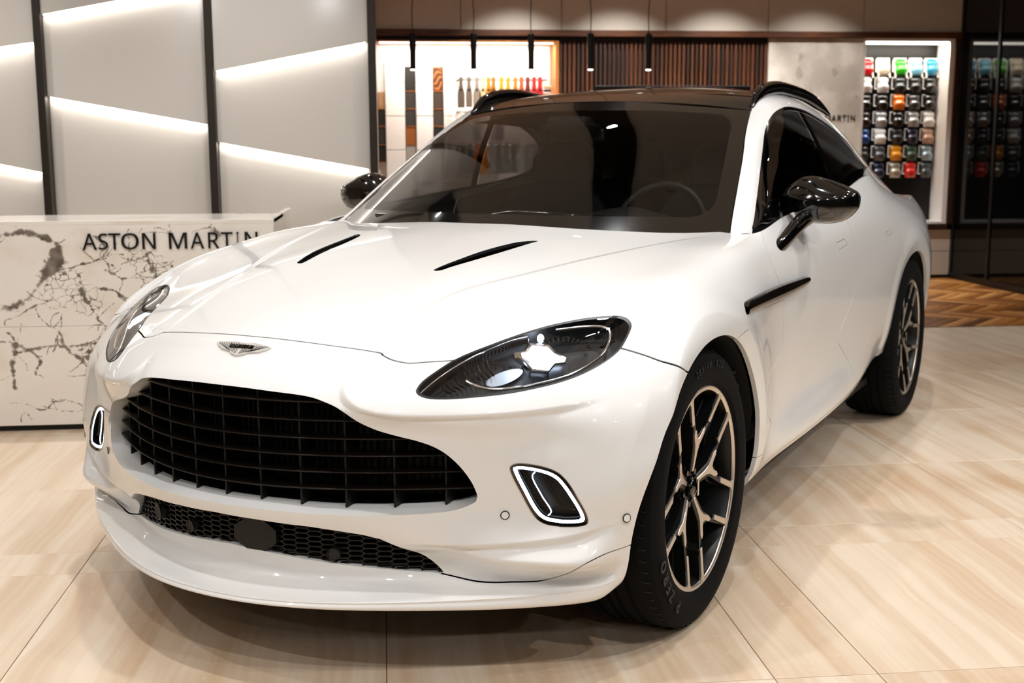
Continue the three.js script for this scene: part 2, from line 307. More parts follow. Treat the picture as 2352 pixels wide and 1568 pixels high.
// marble of the reception counter: a front slab with its drawn veins (u right, v up)
const texMarble = (() => {
  const W = 1400, Hh = 860, D = new Float32Array(W * Hh);
  const blot = (x, y, r, a) => { for (let j = Math.max(0, Math.floor(y - r)); j < Math.min(Hh, y + r + 1); j++) for (let i = Math.max(0, Math.floor(x - r)); i < Math.min(W, x + r + 1); i++) { const q = 1 - ((i - x) ** 2 + (j - y) ** 2) / (r * r); if (q > 0) D[j * W + i] = Math.min(1.3, D[j * W + i] + a * q); } };
  let sd = 77; const rr = () => { sd = (sd * 1664525 + 1013904223) >>> 0; return sd / 4294967296; };
  const vein = (P, w0, w1, a, jit, br) => { const L = spline(P, 14); let ox = 0, oy = 0; L.forEach((q, i) => { ox = ox * .86 + (rr() - .5) * jit; oy = oy * .86 + (rr() - .5) * jit; const n = vnoise(i * .13, P[0][0] * .01, 1e6, 1e6, 5), w = 1.35 * lerp(w0, w1, n * n * 1.6); const b = L[Math.max(0, i - 1)]; const st = Math.max(1, Math.hypot(q[0] - b[0], q[1] - b[1]) / Math.max(1, w * .6)); for (let k = 0; k < st; k++) blot(lerp(b[0], q[0], k / st) + ox, lerp(b[1], q[1], k / st) + oy, w * (.7 + .6 * rr()), a * (.35 + .65 * rr())); if (br && rr() < br * .3) { const ang = rr() * 6.28, l = 20 + rr() * 60; vein([[q[0] + ox, q[1] + oy], [q[0] + Math.cos(ang) * l * .5 + (rr() - .5) * 20, q[1] + Math.sin(ang) * l * .5 + (rr() - .5) * 20], [q[0] + Math.cos(ang) * l, q[1] + Math.sin(ang) * l]], .8, 2, .35, 2, 0); } }); };
  const S = .5, P = (a) => a.map(([x, y]) => [x * .47 + 530, 43 + (y - 120) * .608]); // traced in the close-up's pixels
  vein(P([[-200, 205], [20, 200], [150, 175], [260, 210], [340, 260], [350, 320], [320, 390], [250, 480], [190, 560], [60, 640], [-100, 650]]), 4, 17, .22, 7, .3);
  vein(P([[330, 300], [360, 340], [330, 400], [300, 430]]), 9, 20, .3, 9, .2);
  vein(P([[470, 440], [500, 560], [540, 640], [600, 740], [640, 790], [620, 850], [500, 890], [300, 890], [60, 940]]), 2.5, 10, .3, 6, .3);
  vein(P([[10, 800], [60, 850], [60, 930], [30, 1050], [40, 1160]]), 2, 9, .3, 5, .2);
  vein(P([[300, 430], [450, 400], [560, 370], [680, 320], [760, 330]]), 1.5, 5, .3, 4, .3);
  vein(P([[900, 330], [920, 400], [940, 440], [980, 490], [1000, 540]]), 2, 9, .3, 7, .35);
  vein(P([[1050, 400], [1090, 440], [1080, 520], [1000, 540], [900, 560], [860, 600]]), 1.5, 6, .3, 5, .3);
  vein(P([[590, 530], [680, 550], [760, 590], [830, 600], [800, 650]]), 1, 5, .3, 4, .2);
  vein(P([[0, 730], [100, 690], [200, 640], [300, 600]]), 1, 4, .3, 4, .2);
  vein(P([[0, 1250], [100, 1260], [200, 1300], [300, 1240], [430, 1260], [430, 1300], [300, 1300], [190, 1270]]), 1, 4, .25, 4, .1);
  vein(P([[60, 1370], [90, 1310], [130, 1350]]), 2, 6, .2, 4, 0); vein(P([[520, 900], [490, 960], [510, 1000], [470, 1090]]), 2, 7, .22, 5, .3);
  vein(P([[360, 690], [340, 790], [300, 880]]), 1, 3, .25, 3, .2); vein(P([[800, 200], [780, 350], [850, 360], [950, 300]]), 1, 4, .22, 5, .4);
  vein(P([[1300, 150], [1400, 260], [1500, 420], [1650, 560], [1700, 800], [1640, 1000]]), 2, 10, .25, 7, .3); vein(P([[1040, 200], [1080, 130], [1300, 120]]), 1, 4, .25, 5, .3);
  vein(P([[1000, 820], [1200, 760], [1500, 880], [1800, 800]]), 2, 8, .25, 7, .3); vein(P([[700, 1000], [900, 1060], [1200, 1200], [1600, 1150]]), 2, 7, .25, 7, .3);
  vein(P([[700, 560], [780, 640], [900, 700], [980, 800], [1080, 830]]), 2, 8, .28, 6, .2); vein(P([[-150, 900], [0, 860], [120, 900], [200, 980], [180, 1080]]), 2, 9, .26, 6, .2);
  vein(P([[200, 640], [230, 720], [330, 800], [360, 900], [480, 1000], [560, 1150], [540, 1300]]), 1.5, 6, .26, 5, .2); vein(P([[640, 420], [740, 470], [860, 480], [960, 560]]), 1.5, 6, .26, 5, .2); vein(P([[1050, 560], [1150, 620], [1180, 720], [1300, 780]]), 2, 8, .26, 6, .2); vein(P([[560, 200], [640, 260], [620, 340], [700, 400]]), 1, 4, .24, 4, .2);
  // crackled zones: thin closed net of veins around the thick ones
  const zones = P([[400, 520], [330, 560], [520, 600], [930, 410], [980, 470], [860, 360], [1500, 500], [1600, 700], [520, 950]]).map((q, i) => [...q, [70, 60, 60, 60, 50, 45, 80, 80, 45][i]]);
  const worley = (x, y) => { const i = Math.floor(x), j = Math.floor(y); let a = 9, b = 9; for (let q = -1; q < 2; q++) for (let r = -1; r < 2; r++) { const px = i + q + hash2(i + q, j + r, 3), py = j + r + hash2(i + q, j + r, 9), d = Math.hypot(px - x, py - y); if (d < a) { b = a; a = d; } else if (d < b) b = d; } return b - a; };
  for (let j = 0; j < Hh; j++) for (let i = 0; i < W; i++) { let m = 0; for (const [zx, zy, zr] of zones) m = Math.max(m, 1 - Math.hypot(i - zx, (j - zy) * .8) / zr); if (m <= 0) continue; const wx = i / 26 + (fbm(i * .03, j * .03, 1e5, 1e5, 5, 3) - .5) * 1.6, wy = j / 30 + (fbm(i * .03 + 50, j * .03, 1e5, 1e5, 6, 3) - .5) * 1.6; const e = worley(wx, wy), wd = .05 + .1 * fbm(i * .02, j * .02, 1e5, 1e5, 8, 2); D[j * W + i] += sstep(wd, wd * .2, e) * sstep(0, .35, m) * .75; }
  return texture(W, Hh, (u, v, i, j) => { const y = Hh - 1 - j, d0 = Math.min(1.1, D[y * W + i]), gr = fbm(u * 150, v * 95, 150, 95, 14, 4) - .5, d = d0 < .03 ? 0 : Math.min(1, sstep(.12, .75, d0 + gr * .9)), s = sstep(.55, .85, fbm(u * 9, v * 6, 9, 6, 31, 5)) * .5, f = fbm(u * 60, v * 40, 60, 40, 8, 3) - .5; let c = mix3([240, 233, 223], [214, 196, 174], s); c = mix3(c, [94, 84, 74], d * (.85 + f * .5)); return c; });
})();
const texWood = texture(512, 512, (u, v) => { const a = fbm(u * 40 + fbm(u * 4, v * 2, 4, 2, 3) * 3, v * 2, 40, 2, 61, 4), b = fbm(u * 8, v * 3, 8, 3, 66, 3); const t = Math.max(0, Math.min(1, (a - .3) * 1.4 + (b - .5) * .5)); return mix3([255, 255, 255], [150, 128, 110], t); });
const texConcrete = texture(512, 512, (u, v) => { const a = fbm(u * 5, v * 5, 5, 5, 21, 5), b = vnoise(u * 150, v * 150, 150, 150, 4), sp = sstep(.72, .8, fbm(u * 12, v * 9, 12, 9, 77, 3)); let c = mix3([214, 204, 190], [176, 165, 150], sstep(.3, .7, a)); c = mix3(c, [120, 108, 95], sp * .35); return c.map((k) => k + (b - .5) * 8); });
const texWave = texture(128, 256, (u, v) => { const t = Math.sin((v * 5 + Math.sin(u * 3 + v * 4) * .7) * 6.28) * .5 + .5; return mix3([60, 34, 18], [176, 110, 62], t); });
// ---------------------------------------------------------------- the showroom
Object.assign(M, {
  grout: std(0x8d7a66, 0.8),
  tile: texTravertine.map((t) => phy({ map: t, roughness: 0.28, clearcoat: 0.25, clearcoatRoughness: 0.2 })),
  wallPaint: std(0xb5a99c, 0.8),
  ceiling: std(0xd6cec4, 0.9),
  lacquer: phy({ color: 0xcec7be, roughness: 0.45, clearcoat: 0.6, clearcoatRoughness: 0.12 }),
  lacquerDark: phy({ color: 0xc6bbab, roughness: 0.45, clearcoat: 0.6, clearcoatRoughness: 0.1 }),
  bronze: std(0x2c241d, 0.4, 0.5),
  marble: phy({ map: texMarble, roughness: 0.22, clearcoat: 0.5, clearcoatRoughness: 0.08 }),
  marbleEdge: phy({ color: 0xe9e0d5, roughness: 0.25, clearcoat: 0.5, clearcoatRoughness: 0.08 }),
  letter: std(0x15130f, 0.35, 0.4),
  walnut: [0x5c3416, 0x4a2911, 0x6b3d1b, 0x3d220e].map((c) => std(c, 0.5, 0, { map: texWood })),
  darkWood: std(0x2a1a10, 0.6, 0, { map: texWood }),
  oak: [0xb97a36, 0xa2662a, 0xc98c48, 0x8a5524, 0xd39a58, 0x74451c].map((c) => std(c, 0.35, 0, { map: texWood })),
  concrete: std(0xffffff, 0.85, 0, { map: texConcrete }),
  nicheWhite: std(0xf4efe8, 0.6),
  whiteGloss: phy({ color: 0xf3efe9, roughness: 0.3, clearcoat: 0.5 }),
  warmWood: std(0xc47a34, 0.5, 0, { map: texWood }),
  steel: std(0x8e8a86, 0.3, 0.9),
  darkGlass: phy({ color: 0x050505, roughness: 0.05, ior: 1.28 }),
  screen: phy({ color: 0x0b0a09, roughness: 0.15, clearcoat: 1 }),
  ledWhite: std(0x999999, 0.5, 0, { emissive: 0xfff6ea, emissiveIntensity: 7 }),
  ledSoft: std(0x999999, 0.5, 0, { emissive: 0xfff0de, emissiveIntensity: 3 }),
  lampFace: std(0x999999, 0.5, 0, { emissive: 0xfffaf2, emissiveIntensity: 18 }),
  blackMetal: std(0x100f0e, 0.45, 0.3),
});
const uvBox = (g, s) => { const p = g.attributes.position, n = g.attributes.normal, uv = g.attributes.uv; for (let i = 0; i < p.count; i++) { const ax = Math.abs(n.getX(i)), ay = Math.abs(n.getY(i)), az = Math.abs(n.getZ(i)); const [a, b] = ay >= ax && ay >= az ? [p.getX(i), p.getZ(i)] : ax >= az ? [p.getZ(i), p.getY(i)] : [p.getX(i), p.getY(i)]; uv.setXY(i, a * s, b * s); } return g; };
const BACK = -8.08, GLASSX = 5.707, PARQ = -4.76, CEIL = 3.4, LEFT = -6, FRONTZ = 9;
// --- floor: stone tiles with recessed joints, herringbone parquet behind
{
  const fl = struct('floor', box(LEFT, GLASSX + .1, -.12, -.004, BACK - .4, FRONTZ), M.grout, 'beige stone tile floor with an oak herringbone area behind the car', 'floor');
  const xs = [-6, -5.965, -4.985, -4.005, -3.025, -2.045, -1.065, -.086, .895, 1.168, 2.148, 3.128, 4.108, 5.088, GLASSX], zs = [PARQ, -4.0, -3.02, -2.04, -1.046, -.266, -.056, .94, 1.92, 2.9, 3.88, 4.86, 6.5, FRONTZ], gp = .0013;
  const cache = new Map();
  for (let i = 0; i + 1 < xs.length; i++) for (let j = 0; j + 1 < zs.length; j++) {
    const w = xs[i + 1] - xs[i], d = zs[j + 1] - zs[j]; if (w < .05) continue;
    const g = new RoundedBoxGeometry(w - gp * 2, .03, d - gp * 2, 1, .0012); uvBox(g, .55); const uv = g.attributes.uv, ou = rnd(), ov = rnd(), fl2 = rnd() < .5 ? -1 : 1; for (let k = 0; k < uv.count; k++) uv.setXY(k, uv.getX(k) * fl2 + ou, uv.getY(k) + ov);
    const t = mesh('tile', g, M.tile[(i + j * 2) % 2], fl); t.position.set((xs[i] + xs[i + 1]) / 2, -.015, (zs[j] + zs[j + 1]) / 2);
  }
  // herringbone: planks at 45 degrees, built where they can be seen, one field elsewhere
  const L = .56, Wd = .094, geos = M.oak.map(() => { const g = new RoundedBoxGeometry(L - .002, .012, Wd - .002, 1, .001); uvBox(g, 1.2); const uv = g.attributes.uv; for (let k = 0; k < uv.count; k++) uv.setXY(k, uv.getY(k), uv.getX(k)); return g; });
  let n = 0; const far = [];
  const c45 = Math.SQRT1_2;
  for (let a = -70; a < 70; a++) for (let b = -14; b < 15; b++) for (let s = 0; s < 2; s++) {
    // zig-zag lattice
    const px = a * Wd + b * (L), pz = a * Wd - b * (L); let cx, cz, turn;
    if (s === 0) { cx = px + L / 2; cz = pz + Wd / 2; turn = 0; } else { cx = px + Wd / 2 + L - Wd + Wd; cz = pz + L / 2 - L + Wd + (L - Wd) * 0; cx = px + L + Wd / 2; cz = pz + Wd - L / 2 + (L - Wd); turn = Math.PI / 2; cz = pz + Wd - L / 2; }
    const X = (cx + cz) * c45 + 1, Z = (-cx + cz) * c45 - 6.4;
    if (X < -.2 || X > GLASSX + .2 || Z > PARQ + .24 || Z < BACK - .1) continue;
    const near = X > 3.4 && Z > BACK;
    const k = Math.floor(rnd() * 6);
    if (near && n < 300) { const m = mesh('parquet_plank', geos[k], M.oak[k], fl); m.position.set(X, -.007 + (rnd() - .5) * .0004, Z); m.rotation.y = turn + Math.PI / 4; n++; }
    else { const g = geos[k].clone(); g.rotateY(turn + Math.PI / 4); g.translate(X, -.007, Z); far.push(g); }
  }
  const f = mesh('parquet_field', mergeGeometries(far), M.oak[1], fl); f.userData.kind = 'stuff';
  mesh('floor_divider', box(-.2, GLASSX, -.02, .001, PARQ - .012, PARQ), M.bronze, fl);
}
// --- shell
struct('ceiling', box(LEFT - .2, GLASSX + .3, CEIL, CEIL + .2, BACK - .7, FRONTZ + .2), M.ceiling, 'plain greige ceiling above the showroom', 'ceiling');
struct('wall_left', box(LEFT - .2, LEFT, 0, CEIL, -3.6, FRONTZ), M.wallPaint, 'plain wall left of the showroom', 'wall');
struct('wall_front', box(LEFT - .2, GLASSX + .3, 0, CEIL, FRONTZ, FRONTZ + .2), M.wallPaint, 'plain wall behind the camera', 'wall');
{ // panelled wall behind the counter: three visible bays of stepped panels between bronze posts
  const ZW = -3.35, w = struct('wall_panelled', box(LEFT, -.13, 0, CEIL, ZW - .25, ZW - .02), M.wallPaint, 'greige lacquered panel wall with slanted light slots behind the marble counter', 'wall');
  const bays = [[-2.87, -1.97, [[-2.87, 1.79], [-1.967, 1.923]], [[-2.87, 1.40], [-1.985, 1.2116]]], [-1.925, -1.055, [[-1.911, 2.0714], [-1.055, 2.236]], [[-1.9158, 1.6289], [-1.0696, 1.4762]]], [-1.005, -.15, [[-1.0086, 1.7671], [-.1484, 1.9345]], [[-1.0202, 1.3783], [-.1522, 1.2184]]], [-3.8, -2.92, [[-3.8, 2.06], [-2.92, 2.23]], [[-3.8, 1.63], [-2.92, 1.47]]], [-4.75, -3.85, [[-4.75, 1.76], [-3.85, 1.93]], [[-4.75, 1.38], [-3.85, 1.21]]]];
  const slab = (P, z0, z1) => { const g = new THREE.ExtrudeGeometry(new THREE.Shape(P.map(([x, y]) => new THREE.Vector2(x, y))), { depth: z1 - z0 - .004, bevelEnabled: true, bevelSize: .002, bevelThickness: .002, bevelSegments: 1 }); g.translate(0, 0, z0); return g; };
  bays.forEach(([x0, x1, a, b], bi) => {
    const ya = (x) => lerp(a[0][1], a[1][1], (x - a[0][0]) / (a[1][0] - a[0][0])), yb = (x) => lerp(b[0][1], b[1][1], (x - b[0][0]) / (b[1][0] - b[0][0]));
    mesh('panel', slab([[x0, ya(x0)], [x1, ya(x1)], [x1, CEIL - .01], [x0, CEIL - .01]], ZW, ZW + .075), M.lacquer, w);
    mesh('panel', slab([[x0, yb(x0)], [x1, yb(x1)], [x1, ya(x1) + .03], [x0, ya(x0) + .03]], ZW - .01, ZW + .04), M.lacquer, w);
    mesh('panel', slab([[x0, .0], [x1, .0], [x1, yb(x1) + .03], [x0, yb(x0) + .03]], ZW - .02, ZW + .005), M.lacquer, w);
    [[ya, .058], [yb, .023]].forEach(([f, dz]) => {
      const A = [x0 + .012, f(x0 + .012)], B = [x1 - .012, f(x1 - .012)], l = Math.hypot(B[0] - A[0], B[1] - A[1]), ang = Math.atan2(B[1] - A[1], B[0] - A[0]);
      const g = new THREE.BoxGeometry(l, .008, .02); g.rotateZ(ang); g.translate((A[0] + B[0]) / 2, (A[1] + B[1]) / 2 - .004, ZW + dz);
      const t = mesh('light_slot', g, M.ledWhite, w);
      if (bi < 3) { const r = new THREE.RectAreaLight(0xfffdfa, 17, l, .02); r.position.set((A[0] + B[0]) / 2 + Math.sin(ang) * .01, (A[1] + B[1]) / 2 - .0095, ZW + dz); r.up.set(0, 0, 1); scene.add(r); r.lookAt(r.position.x + Math.sin(ang), r.position.y - Math.cos(ang), r.position.z); }
    });
  });
  for (const [x, wd] of [[-1.948, .042], [-1.03, .044], [-.127, .044], [-2.895, .044], [-3.825, .044]]) mesh('wall_post', box(x - wd / 2, x + wd / 2, 0, CEIL, ZW - .02, ZW + .09, .004), M.bronze, w);
  struct('wall_return', box(-.35, -.13, 0, CEIL, BACK - .3, ZW - .25), M.wallPaint, 'plain return wall between counter area and back wall', 'wall');
}
// --- reception counter
{
  const c = thing('reception_counter', 'white marble reception counter with dark veins and black lettering', 'counter', null, [-.6, 0, -2.1]);
  const X = -.6, front = (y0, y1) => { const x0 = -2.6 - X, g = new RoundedBoxGeometry(2.0, y1 - y0, .03, 1, .002); g.translate(-1.0, (y0 + y1) / 2, -.015); const p = g.attributes.position, uv = g.attributes.uv; for (let i = 0; i < p.count; i++) uv.setXY(i, (p.getX(i) + 2.0) / 2.0 * .9 + .05, p.getY(i) / 1.0 * .93 + .02); return g; };
  mesh('front_slab', front(.03, .5065), M.marble, c); mesh('front_slab', front(.5085, .985), M.marble, c);
  mesh('joint', box(-2, -.002, .505, .51, -.03, -.004), M.marbleEdge, c);
  const top = uvBox(new RoundedBoxGeometry(2.0, .02, .555, 1, .002), .4); top.translate(-1.0, .995, -.2775); mesh('counter_top', top, M.marble, c);
  const sd = new RoundedBoxGeometry(.03, .975, 1.068, 1, .002); { const q = sd.attributes.position, uv = sd.attributes.uv; for (let i = 0; i < q.count; i++) uv.setXY(i, .14 + q.getZ(i) * .22, .5 + q.getY(i) * .9); } sd.translate(-.015, .03 + .4875, -.566); mesh('side_slab', sd, M.marble, c);
  mesh('plinth', box(-1.98, -.03, 0, .03, -.5, -.03), M.blackMetal, c);
  mesh('carcass', box(-2, -.03, .03, .985, -.54, -.03), M.marbleEdge, c);
  const LX = [['A', -1.4881, -1.4242], ['S', -1.4146, -1.3719], ['T', -1.369, -1.3137], ['O', -1.31, -1.2301], ['N', -1.2138, -1.1522], ['M', -1.0905, -1.007], ['A', -.9906, -.9285], ['R', -.9083, -.8573], ['T', -.8483, -.7934], ['I', -.7761, -.7656], ['N', -.7369, -.6765]];
  for (const [ch, a, b] of LX) { const g = new TextGeometry(ch, { font: FONT_SANS, size: 1, depth: .15, curveSegments: 6 }); g.computeBoundingBox(); const bb = g.boundingBox; g.translate(-bb.min.x, -bb.min.y, 0); g.scale((b - a) / (bb.max.x - bb.min.x), .0762 / (bb.max.y - bb.min.y), .06); g.translate(a - X, .8695, .0); mesh('letter', g, M.letter, c); }
}
// --- back wall
{
  const w = struct('wall_back', box(-.35, GLASSX + .3, 0, CEIL, BACK - .6, BACK - .45), M.wallPaint, 'back wall with greige upper panels, walnut slats and lit display niches', 'wall');
  const seams = [-.13, .681, 1.657, 2.684, 3.708, 4.683, GLASSX];
  for (let i = 0; i + 1 < seams.length; i++) mesh('upper_panel', box(seams[i] + .003, seams[i + 1] - .003, 2.46, CEIL, BACK - .45, BACK + .0, .002), M.lacquerDark, w);
  mesh('wood_beam', box(-.13, GLASSX, 2.40, 2.46, BACK - .45, BACK + .035, .004), M.walnut[0], w);
  mesh('shadow_gap', box(-.13, 4.69, 2.36, 2.40, BACK - .45, BACK - .06), M.darkWood, w);
  // white sample niche
  mesh('niche_back', box(-.13, 1.6, 0, 2.36, BACK - .45, BACK - .42), M.nicheWhite, w);
  mesh('niche_side', box(1.6, 1.632, 0, 2.36, BACK - .42, BACK, .002), M.warmWood, w);
  mesh('niche_top', box(-.13, 1.6, 2.345, 2.36, BACK - .42, BACK, .002), M.warmWood, w);
  const led = mesh('niche_light', box(-.1, 1.58, 2.33, 2.344, BACK - .05, BACK - .03), M.ledSoft, w);
  const r = new THREE.RectAreaLight(0xfff6ec, 150, 1.66, .03); r.position.set(.74, 2.325, BACK - .06); scene.add(r); r.lookAt(.74, 1.3, BACK - .42);
  // slat panel
  const sp = mesh('slat_backing', box(1.632, 3.72, 0, 2.36, BACK - .2, BACK - .08), M.darkWood, w);
  const sg = uvBox(new RoundedBoxGeometry(.026, 2.36, .05, 1, .003), 1.5);
  for (let k = 0; k < 48; k++) { const m = mesh('slat', sg, M.walnut[Math.floor(rnd() * 4)], w); m.position.set(1.655 + k * .0436, 1.18, BACK - .055); }
  // plaster panel with the name
  mesh('plaster_panel', uvBox(box(3.725, 4.69, 0, 2.40, BACK - .1, BACK - .01, .003), .7), M.concrete, w);
  let x = 3.99; for (const ch of 'ASTON MARTIN') { if (ch === ' ') { x += .05; continue; } const g = new TextGeometry(ch, { font: FONT_SANS, size: .058, depth: .008, curveSegments: 4 }); g.computeBoundingBox(); const q = g.boundingBox.max.x; g.translate(x, 1.592, BACK - .01); mesh('letter', g, M.letter, w); x += q + .0085; }
  // sample display niche
  mesh('display_back', box(4.69, 5.62, .58, 2.37, BACK - .3, BACK - .27), M.blackMetal, w);
  mesh('display_side', box(4.69, 4.71, .58, 2.40, BACK - .27, BACK + .01, .002), M.lacquer, w);
  mesh('display_side', box(5.585, 5.635, .58, 2.40, BACK - .27, BACK + .01, .002), M.nicheWhite, w);
  mesh('display_frame', box(5.635, 5.69, .5, 2.40, BACK - .3, BACK + .03, .003), M.walnut[3], w);
  mesh('display_top', box(4.71, 5.585, 2.37, 2.40, BACK - .27, BACK + .01), M.nicheWhite, w);
  mesh('display_sill', box(4.69, 5.635, .555, .58, BACK - .3, BACK + .012, .002), M.whiteGloss, w);
  mesh('display_frame', box(4.69, 5.69, .5, .555, BACK - .3, BACK + .03, .003), M.walnut[3], w);
  mesh('display_light', box(4.72, 5.575, 2.345, 2.37, BACK - .03, BACK - .01), M.ledWhite, w);
  const dl = new THREE.RectAreaLight(0xfff4e8, 110, .85, .025); dl.position.set(5.147, 2.342, BACK - .02); scene.add(dl); dl.lookAt(5.147, 1.4, BACK - .27);
  for (const [a, b] of [[.03, .268], [.275, .495]]) mesh('drawer_front', box(4.69, GLASSX, a, b, BACK - .3, BACK + .0, .003), M.lacquerDark, w);
  mesh('toe_kick', box(4.69, GLASSX, 0, .03, BACK - .3, BACK - .03), M.blackMetal, w);
}
// --- dark glass partition on the right
{
  const w = struct('wall_right', box(GLASSX + .02, GLASSX + .2, 0, CEIL, BACK - .5, FRONTZ), M.blackMetal, 'dark reflecting glass partition on the right', 'wall');
  const zz = [BACK + .02, -7.3, -5.3, -3.3, -1.3, .7, 2.7, 4.7, 6.7, FRONTZ];
  for (let i = 0; i + 1 < zz.length; i++) mesh('glass_pane', box(GLASSX, GLASSX + .018, .06, CEIL, zz[i] + .02, zz[i + 1] - .02), M.darkGlass, w);
  for (const z of zz) mesh('glass_post', box(GLASSX - .012, GLASSX + .02, 0, CEIL, z - .022, z + .022, .003), M.blackMetal, w);
  mesh('glass_base', box(GLASSX - .015, GLASSX + .02, 0, .06, BACK, FRONTZ), M.blackMetal, w);
}
// ---------------------------------------------------------------- car body surface (car frame: x left, y up, z forward, front axle at z = 0)
const FRONT = [ // rows from the floor pan up, seven columns from the centre to the corner
  [[0, .2, .80], [.17, .2, .785], [.34, .2, .73], [.48, .2, .66], [.6, .2, .57], [.7, .2, .5], [.79, .2, .44]],
  [[0, .217, .93], [.17, .217, .912], [.34, .215, .852], [.5, .212, .765], [.65, .209, .668], [.77, .208, .578], [.865, .211, .494]],
  [[0, .232, .938], [.17, .232, .92], [.34, .232, .86], [.5, .233, .773], [.65, .235, .676], [.772, .238, .588], [.872, .246, .503]],
  [[0, .262, .838], [.17, .262, .82], [.34, .262, .765], [.5, .262, .68], [.64, .258, .592], [.765, .26, .53], [.872, .275, .475]],
  [[0, .33, .84], [.17, .33, .822], [.34, .33, .767], [.5, .325, .68], [.645, .31, .64], [.77, .305, .59], [.88, .31, .53]],
  [[0, .378, .872], [.17, .376, .85], [.34, .372, .79], [.5, .36, .725], [.65, .35, .657], [.775, .347, .602], [.885, .35, .535]],
  [[0, .43, .898], [.17, .43, .877], [.34, .43, .815], [.5, .425, .735], [.65, .41, .638], [.775, .405, .565], [.89, .41, .498]],
  [[0, .487, .905], [.17, .487, .884], [.34, .487, .822], [.5, .487, .737], [.645, .485, .635], [.775, .48, .56], [.895, .48, .498]],
  [[0, .575, .9], [.17, .575, .88], [.34, .575, .82], [.5, .57, .74], [.65, .565, .637], [.785, .56, .555], [.9, .56, .487]],
  [[0, .67, .885], [.17, .668, .868], [.34, .66, .815], [.51, .65, .745], [.66, .635, .645], [.79, .63, .55], [.905, .63, .475]],
  [[0, .752, .862], [.17, .748, .85], [.345, .725, .825], [.51, .7, .765], [.66, .695, .665], [.79, .695, .55], [.9, .7, .45]],
  [[0, .818, .782], [.17, .813, .772], [.34, .795, .742], [.51, .76, .71], [.65, .758, .605], [.775, .77, .485], [.875, .785, .37]],
  [[0, .853, .728], [.17, .848, .717], [.345, .833, .683], [.5, .815, .628], [.64, .822, .525], [.75, .84, .405], [.835, .86, .28]],
];
